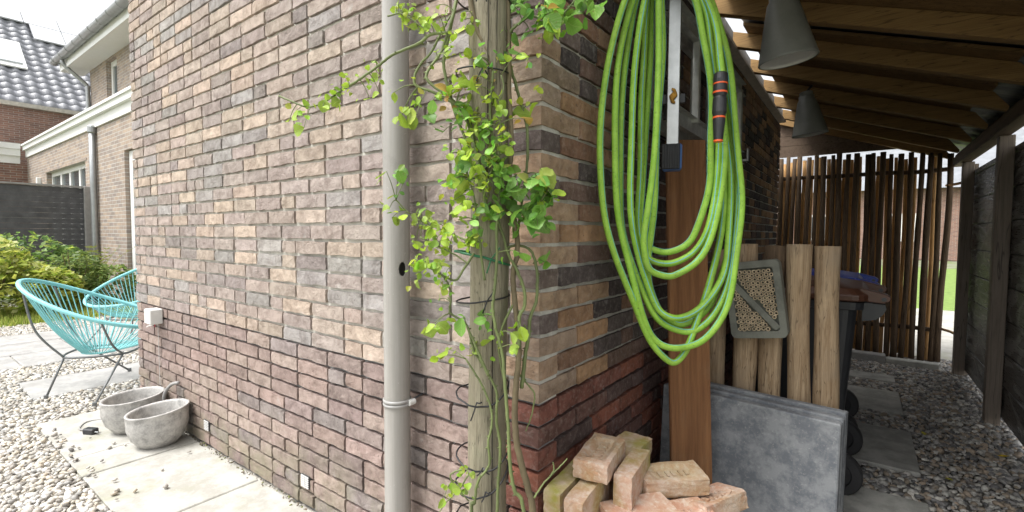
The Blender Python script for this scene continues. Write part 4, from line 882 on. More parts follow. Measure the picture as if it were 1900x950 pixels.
stem_pts = [p for r, path_ in STEMS for p in catmull(path_, 5) if p.z > .2]
stalks = MB(); extra = MB()
def leaf_frame(sd=1.0):
    yv = Vector((random.gauss(0, .7), random.gauss(0, .7) - .25, random.gauss(-.35, .6))).normalized()
    nv = Vector((random.gauss(0, .6) + .15, random.gauss(-.5, .5), random.gauss(.7, .45)))
    nv = (nv - yv * nv.dot(yv)).normalized(); return yv, nv, Matrix((yv.cross(nv), yv, nv)).transposed()
for (x, y, z, s, t) in LEAVES:
    yv, nv, Rm = leaf_frame(); P = Vector((x, y, z)); s *= random.choice((.75, .95, 1, 1.2))
    v = random.uniform(.72, 1.25); rdn = random.random()
    c = ((.33 * v, .47 * v, .05) if t else (.19 * v, .38 * v, .065)) if rdn > .10 else ((.40, .26, .06) if rdn < .03 else (.42 * v, .52 * v, .10))
    base = P - yv * s * .5
    near = min(stem_pts, key=lambda q: (q - base).length_squared); d = (near - base).length
    if d > .055: shift = (near - base) * min(.45, (d - .03) / d * .5); base = base + shift
    inst("leaf", random.choice(LM), rose, base, Rm, s, c)
    if (near - base).length < .2: stalks.tube(catmull([near, (near + base) / 2 + Vector((0, 0, .006)), base], 3), [.0014, .0013, .0012, .0011, .001, .0009, .0009][:7], 4)
    for _ in range(random.choice((2, 3, 3, 4))):
        y2, n2, R2 = leaf_frame(); s2 = s * random.uniform(.35, .7); b2 = base.lerp(near, random.uniform(-.2, .9)) + Vector((random.gauss(0, .013), random.gauss(0, .013), random.gauss(0, .014)))
        me = random.choice(LM); extra.add([b2 + R2 @ (q.co * s2) for q in me.vertices], [tuple(p.vertices) for p in me.polygons], tuple(min(.7, q * random.uniform(.85, 1.2)) for q in c))
stalks.build("leaf_stalks", M_stem, rose, smooth=True, fixn=False)["kind"] = "stuff"
extra.build("small_leaves", M_foliage, rose, smooth=True, fixn=False)["kind"] = "stuff"

# ================================================================== garden hose
hose = empty("garden_hose", (.2, .43, .76), "long bright green garden hose coiled and hanging beside the wall", "hose")
P = catmull(HOSE, 9)
P = [p + Vector((math.sin(i * .13) + math.sin(i * .31 + 1), math.cos(i * .17) + math.sin(i * .37), math.sin(i * .11 + 2))) * .0022 for i, p in enumerate(P)]
def hose_build(P, r, n=12):
    mb = MB().tube(P, r, n); me_o = mb.build("tube", M_hose, hose, smooth=True, fixn=False); me = me_o.data
    uv = me.uv_layers.new(name="UVMap"); N = len(P)
    for p in me.polygons:
        idx = list(p.vertices)
        if len(idx) != 4: continue
        js = [i % n for i in idx]
        for li, vi, j in zip(p.loop_indices, idx, js):
            u = j / n
            if max(js) - min(js) > n / 2 and j < n / 2: u += 1
            uv.data[li].uv = (u, (vi // n) * .05)
    return me_o
hose_build(P, .0102, 14)
q0 = Vector(HOSE[0]); axis = (Vector(HOSE[0]) - Vector(HOSE[1])).normalized()
con = MB()
Mx = axis.to_track_quat('Z', 'Y').to_matrix()
start = Vector(HOSE[1]) + axis * (.008)
L0 = MB().lathe(start, [(.0, .0), (.015, .0), (.019, .004), (.0205, .02), (.0195, .03), (.0195, .062), (.018, .066), (.0165, .07), (.019, .075), (.0195, .115), (.017, .125), (.0165, .128), (.017, .138), (.0125, .195), (.0, .197)], 24, Mx).build("connector", M_black, hose, smooth=False)
for (d0, d1, r) in ((.0305, .0355, .0203), (.055, .061, .0203), (.127, .133, .0175), (.194, .2, .0128)):
    MB().lathe(start, [(r - .006, d0), (r, d0 + .0005), (r, d1 - .0005), (r - .006, d1)] + ([(.0, d1)] if d0 > .19 else []), 24, Mx).build("orange_ring", M_orange, L0, smooth=False)
hk = empty("hose_hook", (.0, .50, 2.02), "dark metal wall hook the green hose hangs from", "hook")
MB().tube([(-.01, .50, 2.075), (.10, .46, 2.07), (.22, .44, 2.062), (.33, .47, 2.065), (.345, .475, 2.12)], .012, 10).build("arm", M_darkmetal, hk, smooth=True)
MB().cbox((.004, .50, 2.06), (.004, .035, .06), .002).build("wall_plate", M_darkmetal, hk)

# ================================================================== ladder hung along the side wall
lad = empty("ladder", (.10, 1.7, 1.57), "aluminium ladder hung lengthwise on the wall behind the hose", "ladder")
for X in (.055, .125):
    o_ = .0 if X < .1 else .1
    for z in (1.585 + (.012 if X > .1 else 0), 1.985 - (.012 if X > .1 else 0)):
        ch = MB()
        ch.box(X - .012, X - .009, .52 + o_, 1.9, z - .035, z + .035); ch.box(X - .0085, X + .014, .52 + o_, 1.9, z - .035, z - .032); ch.box(X - .0085, X + .014, .52 + o_, 1.9, z + .032, z + .035)
        rl = ch.build("rail", M_aludull, lad)
        MB().cbox((X + .002, .517 + o_, z), (.014, .004, .034), .002).build("end_cap", M_black, rl)
    for i in range(5):
        y = .62 + o_ * .6 + i * .28
        MB().cbox((X + .002, y, 1.785), (.014, .015, .17), .003).build("rung", M_aludull, lad)
bar = MB().cbox((.168, .548, 1.83), (.022, .03, .40), .004, rotz(-.55)).build("stabiliser_bar", M_alu, lad)
ft = MB(); Mf = rotz(-.55)
ft.cbox((.168, .548, 1.415), (.026, .036, .045), .006, Mf)
foot = ft.build("rubber_foot", M_blueplastic, lad)
nr = Mf @ Vector((0, -1, 0)); ux = Mf @ Vector((1, 0, 0))
# ribbed black tread on the face turned to the viewer
Mt = rotz(.62)
fb = MB(); cpos = Vector((.168, .548, 1.418)) 
vd = (CAM - cpos); vd.z = 0; vd.normalize(); us = Vector((-vd.y, vd.x, 0))
foot.data.clear_geometry()
def obox(mb, c, ax, ay, hx, hy, hz, ch=.003):
    Mo = Matrix((ax, ay, Vector((0, 0, 1)))).transposed(); return mb.cbox(c, (hx, hy, hz), ch, Mo)
ob = MB(); obox(ob, Vector((0, 0, 1.418 - 1.57)) + Vector((.168 - .10, .548 - 1.7, 0)), us, vd, .031, .030, .043, .006)
foot.data.from_pydata(ob.V, [], ob.F)
tread = MB(); obox(tread, cpos + vd * .0315 - us * .004, us, vd, .029, .004, .0415, .002)
for i in range(7): obox(tread, cpos + vd * .0365 + us * (-.004 - .024 + i * .008), us, vd, .0026, .0035, .040, .001)
tr = tread.build("ribbed_tread", M_rubber, lad); tr["kind"] = "stuff"
bar.data.clear_geometry(); bo = MB(); obox(bo, Vector((.168 - .10, .548 - 1.7, 1.84 - 1.57)), us, vd, .0205, .016, .39, .003); bar.data.from_pydata(bo.V, [], bo.F)
clampb = MB(); obox(clampb, Vector((.155, .565, 1.617)), us, vd, .046, .008, .016, .002); clampb.build("bar_clamp", M_black, lad)
random.seed(5)
lump = MB(); V, F = ICO[2]
lv = [Vector(cpos) + vd * (.0 + .022 + max(0, v[1]) * .006) + us * (v[0] * .010 * (1 + .5 * math.sin(v[2] * 7 + 1)) + .005 * math.sin(v[2] * 4)) + Vector((0, 0, .2 + v[2] * .026)) for v in V]
lump.add(lv, [tuple(f) for f in F]); lump.build("rust_stain", simple("rusty_bolt", (.50, .25, .04), .8, var=.4, nscale=80), lad, smooth=True)
lb = empty("ladder_bracket", (.0, 1.62, 1.55), "thin grey steel bracket holding the ladder farther along the wall", "bracket")
MB().box(.0, .006, 1.60, 1.635, 1.50, 2.02).build("upright", M_zinc, lb); MB().box(.0065, .21, 1.605, 1.63, 1.538, 1.548).build("arm", M_zinc, lb); MB().box(.205, .211, 1.605, 1.63, 1.5485, 1.60).build("lip", M_zinc, lb)

# ================================================================== brown decking plank
Pb = Vector((.235, .665, 0)); Pt = Vector((.135, .80, 1.52))
dirp = (Pt - Pb).normalized(); wdir = Vector((.8061, .5916, 0)); wdir = (wdir - dirp * wdir.dot(dirp)).normalized(); nd = wdir.cross(dirp)
Lp = (Pt - Pb).length; pm = MB().cbox((0, 0, Lp / 2), (.074, .011, Lp / 2), .003)
plank = pm.build("decking_plank", M_deck, origin=(0, 0, 0)); plank.location = (0, 0, 0)
plank.matrix_basis = Matrix.Translation(Pb) @ Matrix((wdir, nd, dirp)).transposed().to_4x4()
tag(plank, "reddish brown grooved decking plank leaning upright behind the hose", "plank")

# ================================================================== leaning concrete slabs
random.seed(81)
stack_y = .80
for i in range(3):
    y = stack_y + i * .047
    Mr = rotz(R(-7)) @ Matrix.Rotation(R(-4), 3, 'X')
    off = .006 * i
    s = MB().cbox((.352 + off, y + .035, .272 + i * .003), (.306, .0205, .272 + i * .003), .004, Mr, .001)
    lab = ("front blue-grey concrete slab of the three leaning on edge", "middle concrete slab of the three leaning on edge", "rearmost concrete slab of the three leaning on edge")[i]
    tag(s.build("concrete_slab", M_slab), lab, "slab", "concrete slabs leaning on edge in the passage")

# ================================================================== wooden stakes
random.seed(91)
for i, (x, w, lab, zt) in enumerate(((.115, .040, "leftmost stake in the row, dark and mostly hidden by the hose", 1.09), (.205, .036, "stake just left of the insect hotel's lower corner", 1.10), (.318, .043, "stake right behind the insect hotel", 1.125), (.415, .040, "stake with dark bark left at its top", 1.12), (.503, .040, "knotty pale stake second from the right", 1.127), (.595, .041, "thickest pale stake at the right end of the row", 1.121))):
    y = 1.06 + (i % 2) * .015
    lean = (.012, -.006, .010, .004, -.012, .003)[i]
    pts = []; rr = []; ph = random.uniform(0, 6)
    for j in range(15):
        t = j / 14; pts.append((x - lean + lean * t + .006 * math.sin(t * 6 + ph), y + .004 * math.cos(t * 5 + ph), -.02 + (zt + .02) * t)); rr.append(w * (1.0 + .07 * math.sin(t * 9 + ph * 2)) * (.97 + .06 * t))
    st = empty("wooden_stake", (x, y, 0), lab, "stake", "upright wooden stakes standing behind the slabs")
    MB().tube(pts, rr, 18).build("trunk", M_stake, st, smooth=False if False else True)
    if i == 3:
        MB().tube(pts[-3:], [r_ + .003 for r_ in rr[-3:]], 18).build("bark", M_bark, st, smooth=True)

# ================================================================== insect hotel
hc = Vector((.365, .985, .912)); tilt = R(8)
Mh = Matrix.Rotation(-tilt, 3, 'Y'); 
hot = empty("insect_hotel", hc, "cement insect hotel block filled with cut cane tubes", "insect hotel")
HW, HH = .098, .148
def hp(u, w, y=0): return hc + Mh @ Vector((u, y, w))
poly = []
def rrect(hw, hh, r, n=5):
    out = []
    for cx, cz, a0 in ((hw - r, hh - r, 0), (-hw + r, hh - r, 90), (-hw + r, -hh + r, 180), (hw - r, -hh + r, 270)):
        for i in range(n + 1):
            a = R(a0 + 90 * i / n); out.append((cx + r * math.cos(a), cz + r * math.sin(a)))
    return out
outer = rrect(HW, HH, .02); inner = rrect(HW - .024, HH - .026, .012)
V = []; F = []; n = len(outer)
for y, ring in ((-.03, outer), (.035, outer), (-.03, inner), (-.005, inner)):
    for (u, w) in ring: V.append(hp(u, w, y))
for i in range(n):
    j = (i + 1) % n
    F += [(i, j, n + j, n + i), (i, 2 * n + i, 2 * n + j, j), (2 * n + i, 3 * n + i, 3 * n + j, 2 * n + j)]
F += [tuple(range(3 * n, 4 * n)), tuple(range(n, 2 * n))]
MB().add(V, F).build("frame", M_hotel, hot)
# diagonal rib
a_, b_ = Vector((-HW + .02, 0, HH - .07)), Vector((HW - .03, 0, -HH + .035))
dd = (b_ - a_).normalized(); nn_ = Vector((-dd.z, 0, dd.x)) * .011
V = [hp(*( (a_ + nn_).x, (a_ + nn_).z), -.029), hp((b_ + nn_).x, (b_ + nn_).z, -.029), hp((b_ - nn_).x, (b_ - nn_).z, -.029), hp((a_ - nn_).x, (a_ - nn_).z, -.029)]
V += [v + Mh @ Vector((0, .026, 0)) for v in V]
MB().add(V, [(0, 1, 2, 3), (4, 5, 6, 7), (0, 1, 5, 4), (1, 2, 6, 5), (2, 3, 7, 6), (3, 0, 4, 7)]).build("diagonal_rib", M_hotel, hot)
canes = MB(); holes = MB()
rc = .0083; cnt = 0
tm = MB()
def cane_mesh():
    b = MB(); V = []
    prof = [(rc * .55, -.0), (rc * .58, -.012), (rc * .95, -.012), (rc, -.010), (rc, .012)]
    b.lathe((0, 0, 0), prof, 9, Matrix(((1, 0, 0), (0, 0, 1), (0, 1, 0)))); b.F.append(tuple(range(9)))
    me = bpy.data.meshes.new("cane"); me.from_pydata(b.V, [], b.F); 
    me.materials.append(M_cane); me.materials.append(M_hole)
    me.polygons[len(b.F) - 1].material_index = 1
    return me
CM = cane_mesh()
row = 0; w = -HH + .034
while w < HH - .030:
    u = -HW + .031 + (rc if row % 2 else 0)
    while u < HW - .029:
        pt = Vector((u, 0, w)); dist = abs((pt - a_).dot(Vector((-dd.z, 0, dd.x))))
        if dist > .017:
            inst("cane_tube", CM, hot, hp(u + random.uniform(-.001, .001), w + random.uniform(-.001, .001), -.013 + random.uniform(-.005, .003)), Mh, random.uniform(.85, 1.02))
        u += rc * 2.02
    w += rc * 1.78; row += 1

# ================================================================== wheelie bins
def bin_(loc, lidmat, lab, ang=0):
    o = empty("wheelie_bin", loc, lab, "bin", "wheelie bins behind the stakes")
    L = Vector(loc); Rz = rotz(ang)
    def T(v): return L + Rz @ Vector(v)
    # handle side towards +x
    b = MB(); n = 0
    lv = [(.02, .19, .20, .02), (.40, .215, .225, .02), (.84, .245, .25, .03)]
    rings = []
    V = []; F = []
    for z, hx, hy, r in lv:
        for (u, w_) in rrect(hx, hy, r + .02, 4): V.append(T((u, w_, z)))
    m = len(V) // 3
    for i in range(2):
        for j in range(m): F.append((i * m + j, i * m + (j + 1) % m, (i + 1) * m + (j + 1) % m, (i + 1) * m + j))
    F.append(tuple(range(m)))
    b.add(V, F); b.build("body", M_bin, o, smooth=False)
    rim = MB(); V = []; F = []
    prof = [(.246, .251, .835), (.268, .27, .84), (.27, .272, .872), (.25, .255, .876)]
    for hx, hy, z in prof:
        for (u, w_) in rrect(hx, hy, .05, 4): V.append(T((u, w_, z)))
    for i in range(3):
        for j in range(m): F.append((i * m + j, i * m + (j + 1) % m, (i + 1) * m + (j + 1) % m, (i + 1) * m + j))
    rim.add(V, F); 
    # handle bracket reaching out to the right
    hb = [(.262, .79), (.31, .80), (.335, .825), (.345, .85), (.34, .868), (.262, .872)]
    for s in (-1, 1):
        V = [T((u, s * .20 + e, z)) for e in (-.03, .03) for (u, z) in hb]; k = len(hb)
        rim.add(V, [tuple(range(k)), tuple(range(k, 2 * k))] + [(i, (i + 1) % k, k + (i + 1) % k, k + i) for i in range(k)])
    rim.build("rim", M_bin, o)
    MB().tube([T((.325, -.2, .85)), T((.325, .2, .85))], .014, 10).build("handle", M_bin, o, smooth=True)
    lid = MB(); V = []; F = []
    prof = [(.272, .275, .876), (.285, .288, .880), (.286, .289, .905), (.262, .265, .932), (.16, .16, .952)]
    for hx, hy, z in prof:
        for (u, w_) in rrect(hx, hy, .06, 4): V.append(T((u, w_, z)))
    for i in range(len(prof) - 1):
        for j in range(m): F.append((i * m + j, i * m + (j + 1) % m, (i + 1) * m + (j + 1) % m, (i + 1) * m + j))
    F.append(tuple(range((len(prof) - 1) * m, len(prof) * m))); lid.add(V, F)
    hg = [(.25, .880), (.33, .874), (.355, .884), (.36, .900), (.345, .912), (.25, .935)]
    for s in (-1, 1):
        V = [T((u, s * .215 + e, z)) for e in (-.035, .035) for (u, z) in hg]; k = len(hg)
        lid.add(V, [tuple(range(k)), tuple(range(k, 2 * k))] + [(i, (i + 1) % k, k + (i + 1) % k, k + i) for i in range(k)])
    lo = lid.build("lid", lidmat, o, bevel=.004)
    for s in (-1, 1):
        MB().tube([T((.335, s * .215 - .04, .893)), T((.335, s * .215 + .04, .893))], .009, 10).build("hinge_pin", M_bin, lo)
        ax = Rz @ Vector((0, 1, 0)); c = T((.19, s * .235, .1))
        Mw = Matrix((Rz @ Vector((1, 0, 0)), Vector((0, 0, 1)), ax)).transposed()
        wh = MB().lathe(c, [(.0, -.022), (.055, -.022), (.06, -.018)], 24, Mw); 
        ty = MB().lathe(c, [(.06, -.024), (.092, -.024), (.1, -.014), (.1, .014), (.092, .024), (.0, .024)], 24, Mw)
        w_o = ty.build("wheel", M_rubber, o); wh.build("rim_disc", M_black, w_o)
    return o
bin_((.44, 1.72, 0), M_binbrown, "black wheelie bin with brown lid just behind the stakes")
bin_((.42, 2.34, 0), M_binblue, "black wheelie bin with blue lid behind the brown-lidded one")

# ================================================================== hanging lamps
def lamp(c, lab, dz):
    o = empty("pendant_lamp", c, lab, "lamp", "conical lamps under the lean-to roof")
    Ml = Matrix.Rotation(R(-6), 3, 'Y') @ Matrix.Rotation(R(5), 3, 'X')
    sh = MB().lathe(c, [(.104, .0), (.107, .003), (.105, .012), (.056, .225), (.05, .235), (.046, .24), (.046, .262), (.0, .264)], 48, Ml).build("shade", M_lamp, o, smooth=True)
    MB().lathe(c, [(.101, .002), (.099, .010), (.08, .012), (.0, .016)], 48, Ml).build("diffuser", M_lampin, o, smooth=True)
    cc = Vector(c)
    MB().lathe(cc + Ml @ Vector((0, 0, .262)), [(.0, .03), (.03, .03), (.04, .022), (.04, .0)], 24, Ml).build("cap", M_lamp, o, smooth=False)
    MB().tube([cc + Ml @ Vector((0, 0, .285)), Vector((cc.x, cc.y, cc.z + dz))], .008, 8).build("stem", M_darkmetal, o)
lamp((.430, 1.139, 1.855), "nearer conical lamp with pale underside below the lean-to roof", .30)
lamp((.385, 2.75, 1.84), "farther conical lamp, a dark silhouette deep in the passage", .33)

# ================================================================== pile of reclaimed bricks
random.seed(101)
def rbrick_mesh(seed, frog):
    rr = random.Random(seed); hx, hy, hz = .100, .049, .026
    bm = bmesh.new(); bmesh.ops.create_cube(bm, size=2)
    bmesh.ops.subdivide_edges(bm, edges=bm.edges[:], cuts=6, use_grid_fill=True)
    for v in bm.verts:
        c = v.co; ex = sum(1 for q in c if abs(q) > .99)
        c.x *= hx; c.y *= hy; c.z *= hz
        if frog and c.z > hz * .99 and abs(c.x) < hx * .68 and abs(c.y) < hy * .45: c.z -= .011
        s = {1: .0012, 2: .0016, 3: .003}.get(ex, 0)
        c += Vector((rr.gauss(0, 1), rr.gauss(0, 1), rr.gauss(0, .8))) * ({1: .00035, 2: .0008, 3: .0012}.get(ex, .0002))
        if ex >= 2: c *= 1 - s * rr.uniform(4, 12)
    if frog:                      # raised worn marks in the frog
        for i in range(6):
            r_ = bmesh.ops.create_cube(bm, size=1); x = -.055 + i * .021
            for v in r_["verts"]: v.co = Vector((x + v.co.x * (.006 + .006 * (i % 2)), v.co.y * .024, hz - .009 + v.co.z * .008))
    me = bpy.data.meshes.new("reclaimed_%d" % seed); bm.to_mesh(me); bm.free(); me.materials.append(M_reclaimed); return me
RB = [rbrick_mesh(i, i % 2 == 0) for i in range(8)]
def rb(x, y, z, yaw, pitch=0, roll=0, edge=0, moss=0, frog=0, lab=""):
    Mr = Matrix.Rotation(R(yaw), 3, 'Z') @ Matrix.Rotation(R(pitch), 3, 'Y') @ Matrix.Rotation(R(roll), 3, 'X')
    if edge: Mr = Matrix.Rotation(R(yaw), 3, 'Z') @ Matrix.Rotation(R(pitch), 3, 'Y') @ Matrix.Rotation(R(90), 3, 'X')
    me = RB[(0, 2, 4, 6)[int(x * 1000) % 4]] if frog else RB[(1, 3, 5, 7)[int(y * 1000) % 4]]
    o = inst("loose_brick", me, None, (x, y, z), Mr, None, (.5, moss, .5))
    tag(o, lab, "brick", "pile of reclaimed yellow bricks at the wall corner"); return o
# lower layers (below the picture), then the visible top
k = 0
for layer in range(7):
    for (ix, iy) in ((0, 0), (1, 0), (2, 0), (3, 0), (0, 1), (1, 1), (2, 1), (3, 1)) if layer < 6 else ((0, 0), (1, 0), (0, 1), (1, 1), (2, 1)):
        nm = ("lowest", "second", "third", "fourth", "fifth", "sixth", "seventh")[layer]
        if layer < 5 and iy == 1 and ix in (1, 2): continue
        rb(.065 + ix * .103 + random.uniform(-.004, .004), .02 + iy * .205 + random.uniform(-.006, .006), .0265 + layer * .0535, 90 + random.uniform(-3, 3), 0, 0, 0, random.choice((0, .2, .5)), 0,
           "brick in the %s layer of the pile, %s from the wall in the %s row" % (nm, ("first", "second", "third", "fourth")[ix], ("near", "far")[iy]))
rb(.0985, .180, .5135, 99, 0, 0, 0, .25, 1, "topmost loose brick with a stamped hollow, at the wall corner")
rb(.175, .235, .452, 96, 0, 0, 1, .7, 0, "mossy loose brick on edge right of the topmost one")
rb(.250, .345, .425, 45, 0, 6, 0, .3, 1, "loose brick with worn stamp lying crosswise on the right of the pile")
rb(.04, .10, .428, 92, -4, 0, 1, 1.0, 0, "mossy green loose brick on edge against the wall corner")
rb(.105, .09, .428, 95, -2, 0, 1, .5, 0, "loose brick on edge beneath the topmost one")
rb(.36, .40, .365, 70, 3, -10, 0, .2, 1, "stamped loose brick at the far right of the pile")
rb(.22, .17, .385, 55, 0, 8, 0, .1, 0, "loose brick tilted in front of the crosswise one")
rb(.30, .25, .365, 50, 0, 4, 0, .1, 1, "loose brick at the near right edge of the pile")
rb(.10, .36, .46, 88, 0, 0, 0, .8, 0, "mossy loose brick at the back of the pile by the wall")

# ================================================================== turquoise string chairs
def chair(c, ang, lab, feet=None):
    o = empty("string_chair", (c[0], c[1], 0), lab, "chair", "turquoise string chairs on the terrace")
    f = Vector((math.cos(ang), math.sin(ang), 0)); u = Vector((math.sin(ang), -math.cos(ang), 0)); C = Vector((c[0], c[1], .60)); Z = Vector((0, 0, 1))
    def ring(t, s=1.0):
        w = .36 * (1 + .06 * math.cos(t))
        return C + f * (.455 * math.cos(t)) * s + u * w * math.sin(t) * s + Z * (-.185 * math.cos(t) + .02 * math.cos(2 * t)) * s
    P = [ring(2 * math.pi * i / 64) for i in range(64)]
    MB().tube(P, .0145, 10, closed=True).build("rim", M_teal, o, smooth=True)
    Cb = C + f * -.02 + Z * -.335
    def base(t): return Cb + f * .11 * math.cos(t) + u * .10 * math.sin(t)
    MB().tube([base(2 * math.pi * i / 24) for i in range(24)], .007, 8, closed=True).build("base_ring", M_teal, o, smooth=True)
    n = 66
    for i in range(n):
        t = 2 * math.pi * i / n; a = ring(t); b = base(t)
        m = (a * .45 + b * .55) + Z * -.028 - (a - b).normalized() * 0 + (Vector((a.x - C.x, a.y - C.y, 0)) * .04)
        MB().tube(catmull([a, m, b], 4), .0036, 5).build("cord", M_teal, o, smooth=True)
    hub = [C + f * .17 * sx + u * .17 * sy + Z * -.335 for sx, sy in ((1, 1), (1, -1), (-1, -1), (-1, 1))]
    MB().tube(catmull([h for h in hub], 6, True), .008, 8, closed=True).build("seat_hoop", M_chairmetal, o, smooth=True)
    ft = feet or [C + f * .31 * sx + u * .30 * sy for sx, sy in ((1, 1), (1, -1), (-1, -1), (-1, 1))]
    for h, p in zip(hub, ft):
        p = Vector((p[0], p[1], .012)); lg = MB().tube([h, p], .007, 8).build("leg", M_chairmetal, o, smooth=True)
        MB().tube([p + Vector((0, 0, -.012)), p + Vector((0, 0, .018))], .013, 10).build("foot_cap", M_rubber if False else M_chairmetal, lg)
    for t in (math.pi * .42, -math.pi * .42, math.pi * .80, -math.pi * .80):
        a = ring(t); h = hub[0] if 0 < t < 1.6 else hub[1] if -1.6 < t < 0 else hub[3] if t > 0 else hub[2]
        mid = (a + h) / 2 + Vector((a.x - C.x, a.y - C.y, 0)) * .10 + Z * -.04
        MB().tube(catmull([a, mid, h], 6), .007, 8).build("strut", M_chairmetal, o, smooth=True)
    return o
chair((-3.88, -.02), math.radians(57), "nearer turquoise string chair, seen side on by the brick wall", feet=[(-3.36, -.20), (-3.72, .40), (-4.16, .20), (-3.80, -.36)])
chair((-5.45, .62), math.radians(-52), "farther turquoise string chair half hidden behind the brick wall")

# ================================================================== two glazed pots
def pot(c, r, h, lab, yaw, tip):
    o = empty("glazed_pot", c, lab, "pot", "grey glazed pots on the paving")
    Mr = rotz(yaw); n = 56; V = []; F = []
    prof = [(.0, .0, 0), (.50, .0, 0), (.60, .012, 0), (.86, .25, .1), (.985, .55, .45), (.995, .80, .8), (1.0, .95, 1), (1.02, .985, 1), (1.0, 1.0, 1), (.93, .995, 1), (.90, .95, 1), (.88, .80, .8), (.84, .55, .5), (.60, .30, .2), (.0, .28, .1)]
    for (pr, pz, t) in prof:
        for j in range(n):
            a = 2 * math.pi * j / n; x = r * pr * math.cos(a); y = r * pr * math.sin(a) * .92
            z = h * pz * (1 + t * tip * math.cos(a))
            V.append(Vector(c) + Mr @ Vector((x, y, z)))
    for i in range(len(prof) - 1):
        for j in range(n): F.append((i * n + j, i * n + (j + 1) % n, (i + 1) * n + (j + 1) % n, (i + 1) * n + j))
    MB().add(V, F).build("bowl", M_pot, o, smooth=True)
    sl = MB(); V = []
    for j in range(n):
        a = 2 * math.pi * j / n; V.append(Vector(c) + Mr @ Vector((r * .84 * math.cos(a), r * .84 * math.sin(a) * .92, h * .50 * (1 + .5 * tip * math.cos(a)))))
    V.append(Vector(c) + Vector((0, 0, h * .48)))
    sl.add(V, [(j, (j + 1) % n, n) for j in range(n)]).build("soil", simple("dry_soil", (.27, .26, .23), .95, var=.3, nscale=60, bump=.6), o)
    return o
pot((-2.37, -.150, .003), .142, .195, "front grey glazed pot with slanting rim on the paving", R(70), .07)
pot((-2.715, -.165, .003), .150, .20, "rear grey glazed pot partly hidden by the front one", R(80), .05)
# lead and plug by the pots, cable behind
pl = empty("power_lead", (-2.86, -.33, 0), "thin grey cable with black plug lying beside the pots", "cable")
MB().tube(catmull([(-2.86, -.335, .018), (-2.95, -.36, .008), (-3.06, -.30, .006), (-3.02, -.20, .006), (-2.95, -.12, .03)], 8), .004, 8).build("cable", M_pvc, pl, smooth=True)
MB().cbox((-2.83, -.335, .018), (.036, .02, .017), .006, rotz(.5)).build("plug", M_black, pl)
MB().tube([(-2.795, -.325, .018), (-2.77, -.315, .018)], .004, 6).build("pin", M_zinc, pl)
wt = empty("wall_cable", (-2.5, -.05, 0), "bent grey cable end sticking up behind the front pot", "cable")
MB().tube(catmull([(-2.62, -.05, .0), (-2.60, -.055, .12), (-2.58, -.05, .21), (-2.54, -.03, .265), (-2.48, -.012, .285)], 6), .0095, 10).build("cable", M_pvc, wt, smooth=True)

# ================================================================== shrubs and grass at the back left
def foliage(mb, c, rad, n, size, pal, rnd, flat=.0):
    for _ in range(n):
        while True:
            q = Vector((rnd.uniform(-1, 1), rnd.uniform(-1, 1), rnd.uniform(-1, 1)))
            if .25 < q.length < 1: break
        q = q.normalized() * q.length ** .45
        P = Vector(c) + Vector((q.x * rad[0], q.y * rad[1], q.z * rad[2])); 
        if P.z < .02: continue
        d = Vector((rnd.gauss(0, 1), rnd.gauss(0, 1), rnd.gauss(0, .5))).normalized(); nz = Vector((rnd.gauss(0, .5), rnd.gauss(0, .5), 1)); nz = (nz - d * nz.dot(d)).normalized(); w = d.cross(nz)
        s = size * rnd.uniform(.6, 1.3); colr = rnd.choice(pal); v = rnd.uniform(.75, 1.2)
        mb.add([P - d * s, P + w * s * .55 + nz * s * .12, P + d * s, P - w * s * .55 + nz * s * .12], [(0, 1, 2), (0, 2, 3)], tuple(x * v for x in colr))
def shrub(name, c, lobes, n, size, pal, lab, seed):
    rnd = random.Random(seed); o = empty(name, c, lab, "shrub", "shrubs in front of the black fence")
    mb = MB()
    for (dx, dy, dz, rx, ry, rz) in lobes: foliage(mb, (c[0] + dx, c[1] + dy, dz), (rx, ry, rz), n, size, pal, rnd)
    mb.build("crown", M_foliage, o, fixn=False)
    st = MB()
    for i in range(7):
        a = rnd.uniform(0, 6.28); top = Vector((c[0] + math.cos(a) * .3, c[1] + math.sin(a) * .3, rnd.uniform(.5, .9)))
        MB().tube(catmull([(c[0] + math.cos(a) * .05, c[1] + math.sin(a) * .05, 0), (c[0] + math.cos(a) * .12, c[1] + math.sin(a) * .12, .3), top], 4), [.012, .012, .011, .010, .009, .008, .007, .006, .005], 6).build("branch", M_stemb, o)
    return o
YG = [(.54, .56, .12), (.44, .52, .10), (.60, .60, .18), (.34, .45, .08), (.56, .58, .24)]
DG = [(.16, .27, .08), (.21, .33, .09), (.26, .38, .10), (.12, .21, .07)]
shrub("shrub", (-8.5, -.15, 0), [(0, -.4, .42, .55, .6, .45), (.1, .25, .38, .5, .5, .42), (-.1, -.1, .75, .5, .55, .38), (.2, .6, .35, .35, .35, .3)], 1100, .052, YG, "bright yellow-green leafy shrub at the left edge of the picture", 3)
shrub("shrub", (-9.4, .35, 0), [(0, 0, .6, .6, .6, .55), (-.1, -.5, .7, .5, .5, .5), (.1, .4, .55, .4, .4, .4)], 800, .05, DG + YG[1:2], "darker green shrub behind the yellow-green one", 4)
shrub("shrub", (-8.6, .78, 0), [(0, 0, .45, .35, .35, .42), (.15, .35, .35, .35, .35, .32)], 800, .045, [(.2, .28, .08), (.27, .33, .09), (.16, .24, .07)], "low green shrub just left of the farther chair", 5)
